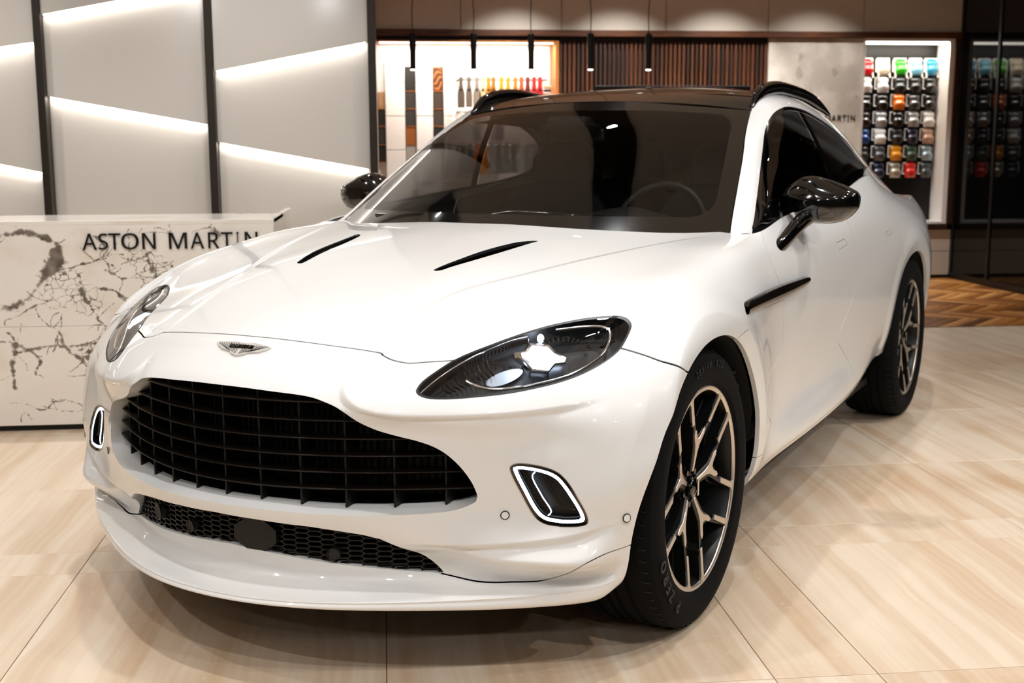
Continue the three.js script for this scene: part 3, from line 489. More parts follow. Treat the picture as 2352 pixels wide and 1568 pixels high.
const SIDE = [ // columns from the front arch back to the tail, thirteen rows each
  [[.85, .22, .43], [.905, .235, .435], [.928, .27, .435], [.936, .305, .433], [.941, .34, .432], [.947, .375, .43], [.957, .42, .428], [.968, .47, .425], [.985, .545, .412], [1, .625, .365], [.985, .71, .34], [.945, .8, .275], [.872, .885, .185]],
  [[.88, .25, .25], [.95, .28, .26], [.96, .31, .27], [.97, .34, .28], [.975, .38, .28], [.98, .43, .29], [.985, .48, .29], [.99, .54, .29], [1, .62, .29], [1.008, .715, .27], [1, .79, .24], [.955, .862, .185], [.876, .928, .095]],
  [[.88, .25, 0], [.96, .29, 0], [.975, .33, 0], [.985, .37, 0], [.99, .42, 0], [.995, .48, 0], [1, .54, 0], [1.005, .61, 0], [1.01, .7, 0], [1.013, .79, 0], [1.003, .85, 0], [.957, .918, -.005], [.88, .972, -.03]],
  [[.88, .25, -.25], [.955, .285, -.26], [.972, .32, -.26], [.982, .36, -.26], [.99, .41, -.26], [.996, .47, -.26], [1.002, .54, -.26], [1.006, .61, -.26], [1.008, .7, -.26], [1.008, .79, -.25], [.997, .86, -.25], [.953, .945, -.24], [.88, 1.003, -.24]],
  [[.88, .25, -.46], [.95, .285, -.46], [.972, .31, -.46], [.985, .34, -.46], [.995, .39, -.46], [1, .45, -.46], [1.003, .52, -.46], [1.001, .6, -.46], [.996, .7, -.46], [.99, .79, -.46], [.98, .87, -.46], [.945, .965, -.45], [.878, 1.028, -.45]],
  [[.87, .25, -.7], [.93, .285, -.7], [.955, .305, -.7], [.965, .335, -.7], [.962, .39, -.7], [.957, .45, -.7], [.955, .52, -.7], [.957, .6, -.7], [.96, .7, -.7], [.962, .79, -.7], [.96, .88, -.7], [.935, .975, -.7], [.87, 1.055, -.735]],
  [[.86, .25, -1.05], [.925, .285, -1.05], [.955, .305, -1.05], [.965, .335, -1.05], [.955, .39, -1.05], [.94, .45, -1.05], [.938, .52, -1.05], [.942, .6, -1.05], [.95, .7, -1.05], [.955, .8, -1.05], [.954, .895, -1.05], [.93, .995, -1.05], [.868, 1.088, -1.05]],
  [[.86, .26, -1.5], [.925, .29, -1.5], [.955, .31, -1.5], [.965, .34, -1.5], [.955, .395, -1.5], [.94, .455, -1.5], [.938, .525, -1.5], [.942, .605, -1.5], [.95, .71, -1.5], [.955, .81, -1.5], [.953, .915, -1.5], [.93, 1.02, -1.5], [.868, 1.12, -1.5]],
  [[.85, .28, -2], [.91, .31, -2], [.94, .33, -2], [.952, .36, -2], [.95, .41, -2], [.945, .47, -2], [.945, .54, -2], [.95, .62, -2], [.955, .72, -2], [.955, .83, -2], [.95, .94, -2], [.925, 1.05, -2], [.86, 1.157, -2]],
  [[.84, .33, -2.42], [.89, .36, -2.42], [.912, .375, -2.42], [.922, .4, -2.42], [.93, .44, -2.42], [.94, .49, -2.42], [.947, .56, -2.42], [.953, .64, -2.42], [.958, .74, -2.42], [.96, .85, -2.42], [.95, .96, -2.42], [.918, 1.075, -2.42], [.848, 1.205, -2.42]],
  [[.84, .33, -2.7], [.9, .36, -2.7], [.915, .38, -2.7], [.925, .42, -2.7], [.935, .46, -2.7], [.942, .51, -2.7], [.948, .57, -2.7], [.953, .65, -2.7], [.96, .77, -2.7], [.965, .87, -2.7], [.95, .97, -2.7], [.912, 1.07, -2.7], [.845, 1.165, -2.7]],
  [[.84, .33, -3.06], [.9, .36, -3.06], [.92, .39, -3.06], [.93, .43, -3.06], [.94, .48, -3.06], [.945, .54, -3.06], [.95, .6, -3.06], [.953, .68, -3.06], [.962, .79, -3.06], [.973, .86, -3.06], [.955, .94, -3.06], [.91, 1.03, -3.06], [.85, 1.1, -3.06]],
  [[.84, .33, -3.45], [.9, .35, -3.45], [.92, .38, -3.45], [.93, .42, -3.45], [.94, .47, -3.45], [.95, .53, -3.45], [.957, .59, -3.45], [.963, .66, -3.45], [.968, .74, -3.45], [.964, .82, -3.45], [.94, .91, -3.45], [.895, .99, -3.45], [.84, 1.06, -3.45]],
  [[.78, .33, -3.8], [.85, .34, -3.82], [.875, .37, -3.82], [.885, .41, -3.82], [.892, .46, -3.82], [.9, .52, -3.82], [.905, .58, -3.82], [.91, .65, -3.82], [.91, .73, -3.82], [.9, .82, -3.82], [.88, .91, -3.82], [.845, .99, -3.82], [.79, 1.06, -3.82]],
  [[.68, .33, -3.95], [.74, .34, -4], [.76, .37, -4.02], [.77, .41, -4.03], [.775, .46, -4.04], [.78, .52, -4.05], [.785, .58, -4.05], [.79, .65, -4.05], [.79, .73, -4.05], [.785, .82, -4.05], [.77, .91, -4.05], [.74, .99, -4.06], [.7, 1.06, -4.07]],
  [[.42, .33, -3.98], [.42, .34, -4.05], [.42, .37, -4.07], [.42, .41, -4.08], [.42, .46, -4.09], [.42, .52, -4.1], [.42, .58, -4.1], [.42, .65, -4.1], [.42, .73, -4.1], [.42, .82, -4.1], [.42, .91, -4.1], [.42, .99, -4.11], [.42, 1.06, -4.13]],
  [[0, .33, -4], [0, .34, -4.07], [0, .37, -4.09], [0, .41, -4.1], [0, .46, -4.11], [0, .52, -4.12], [0, .58, -4.12], [0, .65, -4.12], [0, .73, -4.12], [0, .82, -4.12], [0, .91, -4.12], [0, .99, -4.13], [0, 1.06, -4.15]],
];
const HOOD = [ // rows behind the hood's front edge, six columns from the centre (the seventh is the fender crest)
  [[0, .908, .56], [.16, .906, .55], [.33, .9, .525], [.49, .883, .48], [.63, .872, .4], [.755, .875, .3]],
  [[0, .955, .38], [.16, .955, .375], [.325, .955, .355], [.48, .935, .325], [.625, .922, .265], [.76, .922, .185]],
  [[0, 1.003, .17], [.16, 1.003, .167], [.32, 1.0, .155], [.475, .98, .13], [.62, .968, .09], [.76, .968, .03]],
  [[0, 1.043, -.06], [.155, 1.042, -.062], [.315, 1.033, -.07], [.47, 1.018, -.09], [.62, 1.005, -.12], [.76, 1.003, -.18]],
  [[0, 1.073, -.27], [.15, 1.072, -.275], [.31, 1.063, -.3], [.465, 1.05, -.33], [.61, 1.038, -.37], [.745, 1.033, -.41]],
  [[0, 1.093, -.44], [.15, 1.092, -.455], [.3, 1.087, -.5], [.45, 1.079, -.565], [.58, 1.07, -.64], [.72, 1.061, -.715]],
];
// one more row just behind the splitter's edge keeps that edge crisp
const mid3 = (a, b, t) => a.map((v, k) => v + (b[k] - v) * t);
FRONT.splice(3, 0, FRONT[2].map((q, c) => mid3(q, FRONT[3][c], .13).map((v, k) => k === 1 ? v + .002 : v)));
SIDE.forEach((C) => C.splice(3, 0, mid3(C[2], C[3], .3)));
function bodySurface(levels) {
  const V = [], Q = [], id = new Map();
  const add = (k, p) => { if (!id.has(k)) { id.set(k, V.length); V.push(p); } return id.get(k); };
  const NB = 7 + SIDE.length, B = (c, r) => c < 7 ? add('F' + c + ',' + r, FRONT[r][c]) : add('S' + (c - 7) + ',' + r, SIDE[c - 7][r]);
  for (let c = 0; c + 1 < NB; c++) for (let r = 0; r < 13; r++) Q.push([B(c, r), B(c + 1, r), B(c + 1, r + 1), B(c, r + 1)]);
  const T = (i, k) => k === 0 ? B(i, 13) : i === 6 ? B(6 + k, 13) : add('T' + i + ',' + k, HOOD[k - 1][i]);
  for (let i = 0; i < 6; i++) for (let k = 0; k < 6; k++) Q.push([T(i, k), T(i + 1, k), T(i + 1, k + 1), T(i, k + 1)]);
  // the mirrored half, sharing the centre line
  const m = V.map((v, i) => { if (Math.abs(v[0]) < 1e-6) return i; V.push([-v[0], v[1], v[2]]); return V.length - 1; });
  const nq = Q.length; for (let i = 0; i < nq; i++) { const q = Q[i]; Q.push([m[q[0]], m[q[3]], m[q[2]], m[q[1]]]); }
  let P = cageFit(V, Q), F = Q;
  for (let l = 0; l < levels; l++) [P, F] = subdivide(P, F);
  return [P, F];
}
// ---------------------------------------------------------------- the car
const car = thing('car', 'white five-door SUV with black roof, black grille and lit headlights', 'car', null, [0, 0, 0], CAR_TURN);
const [BP, BF] = bodySurface(4);
const bodyFull = triMesh(BP, BF.slice());
const half0 = (() => { const t = bodyFull.t.slice(0, bodyFull.t.length / 2); return compact(bodyFull.p, bodyFull.n, t); })();

// feature curves on the surface (car's left half; the right half mirrors them)
const T_GRILLE = [[0, .7505], [.0645, .7499], [.1701, .746], [.2434, .7423], [.287, .7361], [.3208, .7227], [.3557, .7043], [.3851, .6803], [.4221, .6605], [.4686, .6458], [.507, .6351], [.5431, .6195], [.572, .597], [.5964, .5663], [.6155, .5295], [.625, .5011], [.6266, .4878], [.6179, .4727], [.5753, .4562], [.5037, .45], [.3886, .4471], [.2674, .4484], [.1331, .4545], [0, .457]];
const T_LOW = [[0, .428], [.1261, .4236], [.259, .4123], [.3797, .3939], [.4195, .3835], [.4739, .352], [.502, .3149], [.531, .2785], [.4685, .2831], [.3902, .2911], [.2669, .3044], [.0778, .322], [0, .326]];
const T_LAMP = [[.5016, .7532], [.5132, .7452], [.5369, .7386], [.5772, .7366], [.6333, .7387], [.6879, .7431], [.7404, .7525], [.7746, .7613], [.8075, .774], [.8372, .7931], [.8567, .8139], [.8631, .8316], [.8617, .8582], [.855, .877], [.8374, .8897], [.8112, .8961], [.7869, .8958], [.7456, .893], [.7077, .8867], [.6725, .8788], [.6419, .8688], [.6141, .8575], [.5869, .8443], [.5581, .8297], [.5358, .8155], [.5204, .7988], [.504, .7777], [.4995, .7638]];
const T_DRL = [[.6942, .5607], [.7013, .5705], [.7199, .5734], [.762, .5651], [.7953, .5512], [.8194, .5276], [.8445, .4884], [.863, .4512], [.8675, .4253], [.8541, .4148], [.8159, .4118], [.7814, .4149], [.757, .4255], [.7366, .4508], [.7154, .4988], [.7002, .5365]];
const T_VENT = [[.2383, .2265], [.2363, .1955], [.2507, .0962], [.263, -.0122], [.2834, -.1126], [.3066, -.1778], [.3474, -.2149], [.3423, -.1839], [.3301, -.0995], [.3141, .0088], [.2945, .105], [.2693, .1871], [.259, .2198]];
const T_STRAKE = [[-.2797, .8721], [-.3209, .8842], [-.3875, .887], [-.7477, .8884], [-1.0724, .8864], [-1.1, .873], [-1.0888, .8617], [-.7686, .8438], [-.3768, .8466], [-.2625, .8525]];
const L_HOOD1 = [[-.05, .853, .7274], [.095, .8522, .7227], [.2278, .8447, .7069], [.3571, .8322, .6784], [.3775, .8263, .6796], [.4045, .8177, .6812], [.4325, .8125, .6749], [.4526, .8106, .6664], [.4872, .8127, .6409], [.5338, .8147, .6078], [.55, .816, .595]];
const L_HOOD2 = [[.845, .834, .335], [.8601, .829, .3204], [.9251, .8093, .2948], [.9857, .7913, .2798], [1.009, .7686, .2393], [1.012, .755, .2]];
const L_SIDE = [[1.012, .78, -.11], [1.012, .7951, -.1542], [1.0144, .8059, -.2085], [1.0142, .8162, -.2686], [1.008, .836, -.268], [1.0021, .8579, -.2638], [.999, .868, -.275]];
const L_DOOR1 = [[.86, 1.075, -.79], [.8924, 1.0456, -.7622], [.9104, 1.0228, -.7202], [.9386, .9652, -.7096], [.9575, .8829, -.7597], [.958, .862, -.78], [.9588, .8406, -.7969], [.953, .7031, -.8248], [.95, .6495, -.8214], [.9531, .6275, -.75], [.9645, .6024, -.6491], [.9777, .5697, -.5815], [.9666, .4792, -.6353], [.9577, .4261, -.7084], [.976, .3946, -.5922], [.9953, .3831, -.4182], [1, .37, -.36]];
const L_DOOR2 = [[.87, 1.15, -1.74], [.9294, 1.0326, -1.7777], [.9494, .9471, -1.8104], [.9539, .8736, -1.8492], [.9547, .8015, -1.8585], [.954, .7422, -1.8269], [.9516, .6941, -1.7783], [.9482, .6542, -1.7116], [.9423, .584, -1.6342], [.941, .5108, -1.7439], [.946, .4487, -1.8365], [.953, .36, -1.9], [.943, .328, -1.9], [.915, .308, -1.9], [.88, .292, -1.9], [.84, .272, -1.9]];
const L_DOOR3 = [[.84, 1.2, -2.5], [.9, 1.08, -2.58], [.95, .96, -2.66], [.965, .86, -2.72], [.965, .76, -2.76], [.955, .68, -2.76]];
const L_SEAM = [[.47, .289], [.5309, .2757], [.6086, .2571], [.6852, .2554], [.7539, .2609], [.8152, .2878], [.8776, .3296], [.9151, .3485], [.9424, .3517], [.96, .3517]];

const sGrille = polySdf(spline([...T_GRILLE.slice(1, -1), ...T_GRILLE.slice(1, -1).reverse().map(([x, y]) => [-x, y])], 5, true));
const sLow = polySdf([...T_LOW, ...T_LOW.slice(1, -1).reverse().map(([x, y]) => [-x, y])]);
const sLamp = polySdf(spline(T_LAMP, 4, true)), sDrl = polySdf(spline(T_DRL, 4, true)), sVent = polySdf(spline(T_VENT, 3, true)), sStrake = polySdf(T_STRAKE);
const ARCH = [[0, .395, .43], [-3.06, .395, .43]];
const sArch = (x, y, z) => x < .5 ? 1 : Math.min(...ARCH.map(([cz, cy, r]) => Math.hypot(z - cz, Math.max(0, y - cy)) - r));
function band(line, w, n = 6) {
  const L = spline(line, n), bb = [0, 1, 2].map((k) => [Math.min(...L.map((p) => p[k])) - .03, Math.max(...L.map((p) => p[k])) + .03]);
  return (x, y, z, a, b, c) => {
    if (x < bb[0][0] || x > bb[0][1] || y < bb[1][0] || y > bb[1][1] || z < bb[2][0] || z > bb[2][1]) return .05;
    let d = 1e9;
    for (let i = 1; i < L.length; i++) {
      const A = L[i - 1], B = L[i], ex = B[0] - A[0], ey = B[1] - A[1], ez = B[2] - A[2], wx = x - A[0], wy = y - A[1], wz = z - A[2];
      const t = Math.min(1, Math.max(0, (wx * ex + wy * ey + wz * ez) / (ex * ex + ey * ey + ez * ez))), dx = wx - ex * t, dy = wy - ey * t, dz = wz - ez * t, s = dx * a + dy * b + dz * c;
      d = Math.min(d, dx * dx + dy * dy + dz * dz - s * s);
    }
    return Math.sqrt(Math.max(0, d)) - w;
  };
}
// sculpted edges: headlight pods stand proud of the bumper, lower pods are undercut, the hood's middle is raised
function edgeField(line, w, reach) { // signed distance to an open polyline -> 0..1 step that fades with reach (positive on the right of its direction)
  const L = spline(line, 5);
  return (x, y) => { let d = 1e9, s = 1; for (let i = 1; i < L.length; i++) { const a = L[i - 1], b = L[i], ex = b[0] - a[0], ey = b[1] - a[1], wx = x - a[0], wy = y - a[1], t = Math.min(1, Math.max(0, (wx * ex + wy * ey) / (ex * ex + ey * ey))), q = (wx - ex * t) ** 2 + (wy - ey * t) ** 2; if (q < d) { d = q; s = ex * wy - ey * wx < 0 ? 1 : -1; } } const m = Math.sqrt(d) * s; return { d: m, f: sstep(-w, w, m) * (1 - sstep(w, reach, m)) }; };
}
const POD = edgeField([[.325, .785], [.331, .765], [.3382, .752], [.3532, .737], [.376, .7218], [.403, .7098], [.4435, .7005], [.4916, .696], [.564, .6955], [.6323, .6952], [.6894, .6961], [.7531, .6997], [.8088, .7068], [.8718, .7192], [.9235, .7313]], .009, .13);
const POD2 = edgeField([[.36, .376], [.4426, .3693], [.5416, .3653], [.6356, .365], [.7291, .371], [.8218, .3831], [.8688, .396], [.9, .41]], .007, .11);
const CREASE = edgeField([[.36, .70], [.3575, .66], [.356, .605], [.36, .51], [.39, .347], [.49, .094], [.58, -.1455], [.68, -.424], [.76, -.62]], .011, .3);
function sculpt(Mh) {
  const fd = (x, y, z) => Math.min(z > .25 ? Math.abs(POD(x, y).d) - .004 : 1, z > .4 && y < .5 && x > .4 ? Math.abs(POD2(x, y).d) - .004 : 1, y > .82 && z < .75 && z > -.7 ? Math.abs(CREASE(x, z).d) - .004 : 1);
  Mh = refine(Mh, (x, y, z) => Math.min(x > .8 && y > .3 ? Math.abs(sArch(x, y, z) - .057) : 1, x < .25 || z < -.7 ? 1 : fd(x, y, z)), .012, .0045, 3);
  const P = Array.from(Mh.p);
  for (let i = 0; i < P.length; i += 3) {
    const x = P[i], y = P[i + 1], z = P[i + 2]; let o = 0;
    if (x > .8) { const r = sArch(x, y, z) + .43; if (r < .58 && y > .3) o += .009 * (z < -1 ? .6 : 1) * (r < .487 ? Math.max(0, r - .43) / .057 : 1 - sstep(.487, .58, r)) * sstep(.32, .42, y); }
    if (z < -.72) { if (o) { P[i] += Mh.n[i] * o; P[i + 1] += Mh.n[i + 1] * o; P[i + 2] += Mh.n[i + 2] * o; } continue; }
    if (z > .2 && y > .5 && y < .84) o -= .013 * POD(x, y).f * (1 - sstep(.72, .80, y)) * (1 - sstep(.78, .9, x)) * sstep(.28, .34, x);
    if (z > .38 && y < .42 && y > .24 && x > .38) o -= .017 * POD2(x, y).f * sstep(.46, .58, x) * (1 - sstep(.84, .93, x)) * sstep(.25, .29, y);
    if (y > .83 && z < .74) { const c = CREASE(x, z); o += .0035 * sstep(-.012, .012, -c.d) * sstep(-.68, -.35, z) * (1 - sstep(.6, .72, z)) * (1 - sstep(.02, .35, -c.d)) ; }
    P[i] += Mh.n[i] * o; P[i + 1] += Mh.n[i + 1] * o; P[i + 2] += Mh.n[i + 2] * o;
  }
  const N = normals(P, Mh.t); for (let i = 0; i < P.length; i += 3) if (Math.abs(P[i]) < 1e-6) { const l = Math.hypot(N[i + 1], N[i + 2]) || 1; N[i] = 0; N[i + 1] /= l; N[i + 2] /= l; }
  return { p: P, n: N, t: Mh.t };
}
let H = sculpt(half0);
H = clip(H, sArch)[1];
H = clip(H, (x, y, z) => z > .4 ? sGrille(x, y) : 1)[1];
H = clip(H, (x, y, z) => z > .4 ? sLow(x, y) : 1)[1];
let lampM, drlM, ventM, strakeM;
[lampM, H] = clip(H, (x, y, z) => z > .1 ? sLamp(x, y) : 1);
[drlM, H] = clip(H, (x, y, z) => z > .3 ? sDrl(x, y) : 1);
[ventM, H] = clip(H, (x, y, z) => y > .9 && z > -.5 ? sVent(x, z) : 1);
[strakeM, H] = clip(H, (x, y, z) => x > .8 ? sStrake(z, y) : 1);
for (const [l, w] of [[L_HOOD1, .0023], [L_HOOD2, .0028], [L_SIDE, .0022], [L_DOOR1, .0018], [L_DOOR2, .0018], [L_DOOR3, .0018]]) { const f = band(l, w); H = refine(H, f, .005, .0026); H = clip(H, f)[1]; }
{ const ld = lineDist(spline(L_SEAM, 6)), f = (x, y, z) => z > .36 && x > .44 && y < .4 ? ld(x, y) - .0016 : .05; H = refine(H, f, .005, .0024); H = clip(H, f)[1]; }
// flush door handles
const L_HANDLES = [[[.9458, .97, -1.5318], [.9447, .9779, -1.6628], [.9487, .9537, -1.7025], [.9503, .9423, -1.5585]], [[.9503, .9567, -2.3884], [.9502, .9631, -2.5077], [.9531, .9477, -2.5347], [.9531, .939, -2.4241]]];
for (const q of L_HANDLES) { const L = []; for (let i = 0; i < 4; i++) for (let k = 0; k < 4; k++) L.push(mid3(q[i], q[(i + 1) % 4], k / 4)); L.push(q[0]); const f = band(L, .0011, 2); H = refine(H, f, .004, .002, 6); H = clip(H, f)[1]; }
// connected pieces
function pieces(Mh) {
  const nv = Mh.p.length / 3, par = Int32Array.from({ length: nv }, (_, i) => i), find = (i) => { while (par[i] !== i) i = par[i] = par[par[i]]; return i; };
  for (let i = 0; i < Mh.t.length; i += 3) { const a = find(Mh.t[i]); par[find(Mh.t[i + 1])] = a; par[find(Mh.t[i + 2])] = a; }
  const G = new Map(); for (let i = 0; i < Mh.t.length; i += 3) { const r = find(Mh.t[i]); if (!G.has(r)) G.set(r, []); G.get(r).push(Mh.t[i], Mh.t[i + 1], Mh.t[i + 2]); }
  return [...G.values()].map((t) => compact(Mh.p, Mh.n, t));
}
const PIECES = pieces(H);
function take(x, y, z) {
  let best = null, bd = 1e9;
  for (const P of PIECES) for (let i = 0; i < P.p.length; i += 3) { const d = (P.p[i] - x) ** 2 + (P.p[i + 1] - y) ** 2 + (P.p[i + 2] - z) ** 2; if (d < bd) { bd = d; best = P; } }
  return best;
}
const nearArch = (x, y, z) => Math.abs(sArch(x, y, z)) < .003;
function edgeDir(A, n) {
  const [x, y, z] = A;
  if (nearArch(x, y, z)) return [-.014, 0, 0];
  if (z > .4 && Math.abs(sGrille(x, y)) < .003) return [-x * .03, (y - .6) * -.06, -.075];
  if (z > .4 && Math.abs(sLow(x, y)) < .003) return [0, 0, -.05];
  if (z > .3 && Math.abs(sDrl(x, y)) < .003) return [-n[0] * .03, -n[1] * .03, -n[2] * .03];
  return [-n[0] * .004, -n[1] * .004, -n[2] * .004];
}
function panel(name, P, mat = M.paint, both = true, label) {
  const F = joinM(P, flange(P, edgeDir));
  const m = both ? [mesh(name, toGeo(joinM(F, mirrorM(F))), mat, car)] : [mesh(name, toGeo(F), mat, car), mesh(name, toGeo(mirrorM(F)), mat, car)];
  if (label) m.forEach((o) => { o.userData.label = label; });
  return m;
}
const used = new Set();
for (const [name, seed3, both] of [['hood', [.3, 1.02, 0], true], ['front_bumper', [.5, .72, .75], true], ['front_splitter', [.3, .215, .86], true], ['side_vent_panel', [.99, .6, -.5], false], ['front_door', [.95, .7, -1.2], false], ['rear_door', [.95, .8, -2.2], false], ['rear_body', [.95, .9, -3.3], true], ['door_handle', [.949, .96, -1.615], false], ['door_handle', [.952, .952, -2.46], false]]) {
  const P = take(...seed3); if (used.has(P)) { console.log('piece shared', name); continue; } used.add(P); panel(name, P, M.paint, both);
}
PIECES.filter((P) => !used.has(P)).forEach((P) => console.log('left over', P.t.length / 3, P.p.slice(0, 3).map((v) => v.toFixed(2)).join(' ')));

const off = (Ms, d) => ({ p: Array.from(Ms.p, (v, i) => v - Ms.n[i] * d), n: Ms.n, t: Ms.t });
const both = (name, Mh, mat, parent = car) => [mesh(name, toGeo(Mh), mat, parent), mesh(name, toGeo(mirrorM(Mh)), mat, parent)];
const mirG = (g) => { const h = g.clone(); h.scale(-1, 1, 1); if (h.index) { const a = h.index.array; for (let i = 0; i < a.length; i += 3) { const t = a[i + 1]; a[i + 1] = a[i + 2]; a[i + 2] = t; } } else { for (const k of Object.keys(h.attributes)) { const at = h.attributes[k], s = at.itemSize; for (let i = 0; i < at.count; i += 3) for (let c = 0; c < s; c++) { const t = at.array[(i + 1) * s + c]; at.array[(i + 1) * s + c] = at.array[(i + 2) * s + c]; at.array[(i + 2) * s + c] = t; } } } return h; };
const bothG = (name, g, mat, parents) => [mesh(name, g, mat, parents[0]), mesh(name, mirG(g), mat, parents[1])];

const planZ = (x, z0) => z0 - .72 * x * x + .17 * x ** 4;
// --- underbody and wheel housings: dark, they close the shell
{
  const plan = [[0, .78], [.3, .74], [.55, .6], [.75, .5], [.84, .42], [.86, -.5], [.85, -1.8], [.83, -2.5], [.83, -3.5], [.7, -3.9], [0, -3.95]];
  const sh = new THREE.Shape([...plan, ...plan.slice(1, -1).reverse().map(([x, z]) => [-x, z])].map(([x, z]) => new THREE.Vector2(x, -z)));
  const g = new THREE.ExtrudeGeometry(sh, { depth: .03, bevelEnabled: false }); g.rotateX(-Math.PI / 2); g.translate(0, .205, 0); mesh('underbody', g, M.black, car);
  const hs = []; for (const [cz, cy] of ARCH) for (const s of [1, -1]) {
    const V = []; for (let i = 0; i <= 24; i++) { const a = -0.08 + (Math.PI + .16) * i / 24; V.push([cz + Math.cos(a) * .437, cy + Math.sin(a) * .437]); }
    const P = patch(24, 1, (u, v) => { const q = V[Math.round(u * 24)]; const xo = cz === 0 ? (q[0] > .2 ? lerp(.922, .99, Math.min(1, Math.max(0, (q[1] - .33) / .3))) : lerp(.93, .992, Math.min(1, Math.max(0, (q[1] - .34) / .16)))) : lerp(.905, .94, Math.min(1, Math.max(0, (q[1] - .33) / .3))); return [s * lerp(xo - .01, .55, v), q[1], q[0]]; });
    const D = patch(24, 1, (u, v) => { const q = V[Math.round(u * 24)]; return [s * .55, lerp(q[1], cy - .2, v), lerp(q[0], cz, v)]; });
    mesh('wheel_housing', toGeo(joinM(P, D)), M.black, car);
  }
  for (let k = 0; k < 6; k++) { const a = Math.PI - .02 - k * .13, g = box(-.02, .02, -.006, .006, -.002, .002, .001); for (const s of [1, -1]) { const q = g.clone(); q.rotateX(-(a - Math.PI)); q.translate(s * .93, .395 + Math.sin(a) * .433, Math.cos(a) * .433); mesh('liner_slot', q, M.steelGrey, car); } }
  // engine bay bulkhead behind the grille
  const rz = (x) => .6 - .3 * x * x, fin = [];
  const rad = mesh('radiator', toGeo(patch(30, 2, (u, v) => { const x = lerp(-.72, .72, u); return [x, lerp(.22, .8, v), rz(x)]; })), M.radiator, car);
  for (let k = 0; k < 70; k++) { const x = lerp(-.68, .68, k / 69), g = new THREE.BoxGeometry(.003, .56, .014); g.translate(x, .51, rz(x) + .008); fin.push(g); }
  mesh('radiator_fins', mergeGeometries(fin), M.radiator, rad).userData.kind = 'stuff';
  // plastic air ducts from the two openings back to the radiator
  const duct = (P, z0) => patch(P.length - 1, 6, (u, v) => { const q = P[Math.round(u * (P.length - 1))], z1 = planZ(q[0], z0); return [q[0] * (1 + .02 * v), q[1], lerp(z1, rz(q[0]) + .002, v)]; });
  const loop = (T) => { const L = [...T, ...T.slice(0, -1).reverse().map(([x, y]) => [-x, y])]; return L.map(([x, y]) => [x * 1.012, y + (y - .55) * .02]); };
  mesh('grille_duct', toGeo(duct(loop(T_GRILLE), .84)), M.plastic, car); mesh('lower_duct', toGeo(duct(loop(T_LOW), .8)), M.plastic, car);
}
// --- main grille: six blades and upright vanes
{
  const ends = (y) => { let a = 0; for (let x = 0; x < .68; x += .002) if (sGrille(x, y) < .004) a = x; return a + .012; };
  const ys = [.722, .676, .631, .588, .546, .504], N = 60;
  for (const y of ys) {
    const e = ends(y), path = []; for (let i = 0; i <= N; i++) { const x = lerp(-e, e, i / N); path.push([x, y, planZ(x, .862)]); }
    const sec = [[0, .0018], [.0015, .003], [.003, .0018], [.003, -.0018], [.0015, -.003], [0, -.0018]].map(([a, b]) => [a, b]);
    const S = [[.002, .0022], [.004, 0], [.002, -.0022], [-.04, -.0028], [-.04, .0028]];
    mesh('grille_blade', toGeo(sweep(path, (t, i) => { const x = path[i][0]; const d = 1.44 * x; const l = Math.hypot(1, d); return [d / l, 0, 1 / l]; }, [0, 1, 0], S)), M.grilleBar, car);
  }
  for (let k = -5; k <= 5; k++) {
    const x = k * .108; let y0 = 9, y1 = 0; for (let y = .42; y < .78; y += .002) if (sGrille(Math.abs(x), y) < .008) { y0 = Math.min(y0, y); y1 = Math.max(y1, y); }
    if (y1 - y0 < .05) continue;
    const z = planZ(x, .85); mesh('grille_vane', box(x - .003, x + .003, y0 - .005, y1 + .005, z - .06, z, .002), M.grilleVane, car);
  }
  // opening seals: dark frame behind the lip
}
// --- lower grille: hexagon mesh with sensors
{
  const zf = (x) => planZ(x, .82), bars = []; const r = .0125, w = r * Math.sqrt(3);
  const seg = (a, b) => { if (sLow(...a) > .012 || sLow(...b) > .012) return; const m = [(a[0] + b[0]) / 2, (a[1] + b[1]) / 2], L = Math.hypot(b[0] - a[0], b[1] - a[1]); const g = new THREE.BoxGeometry(L * 1.12, .003, .012); g.rotateZ(Math.atan2(b[1] - a[1], b[0] - a[0])); g.rotateY(Math.atan(1.44 * m[0])); g.translate(m[0], m[1], zf(m[0])); bars.push(g); };
  const W = r * 1.75;
  for (let j = -1; j < 14; j++) for (let i = -45; i < 46; i++) {
    const cx = i * W * 1.5, cy = .26 + j * w * .62 * 1 + (i & 1 ? w * .31 : 0), h = w * .31;
    const P = [[cx + W * .98, cy], [cx + W * .5, cy + h], [cx - W * .5, cy + h], [cx - W * .98, cy]];
    seg(P[0], P[1]); seg(P[1], P[2]); seg(P[2], P[3]);
  }
  const g = mesh('lower_grille_mesh', mergeGeometries(bars), M.grilleVane, car); g.userData.kind = 'stuff';
  // radar cover and round sensors
  const disc = (x, y, rr, d, mat, name, sq) => { const q = sq ? new THREE.CylinderGeometry(rr, rr, d, 8, 1) : new THREE.CylinderGeometry(rr, rr, d, 24, 1); q.rotateX(Math.PI / 2); if (sq) { q.rotateZ(Math.PI / 8); q.scale(1.5, .95, 1); } q.rotateY(Math.atan(1.44 * x)); q.translate(x, y, zf(x) + .012); return mesh(name, q, mat, car); };
  disc(.075, .362, .046, .012, M.satinBlack, 'radar_cover', true);
  for (const [x, y, rr] of [[-.33, .343, .021], [-.155, .347, .015], [.285, .328, .015]]) { const s = disc(x, y, rr, .02, M.black, 'parking_sensor'); const q = new THREE.TorusGeometry(rr, .002, 6, 24); q.rotateY(Math.atan(1.44 * x)); q.translate(x, y, zf(x) + .022); mesh('sensor_ring', q, M.darkChrome, s); }
}
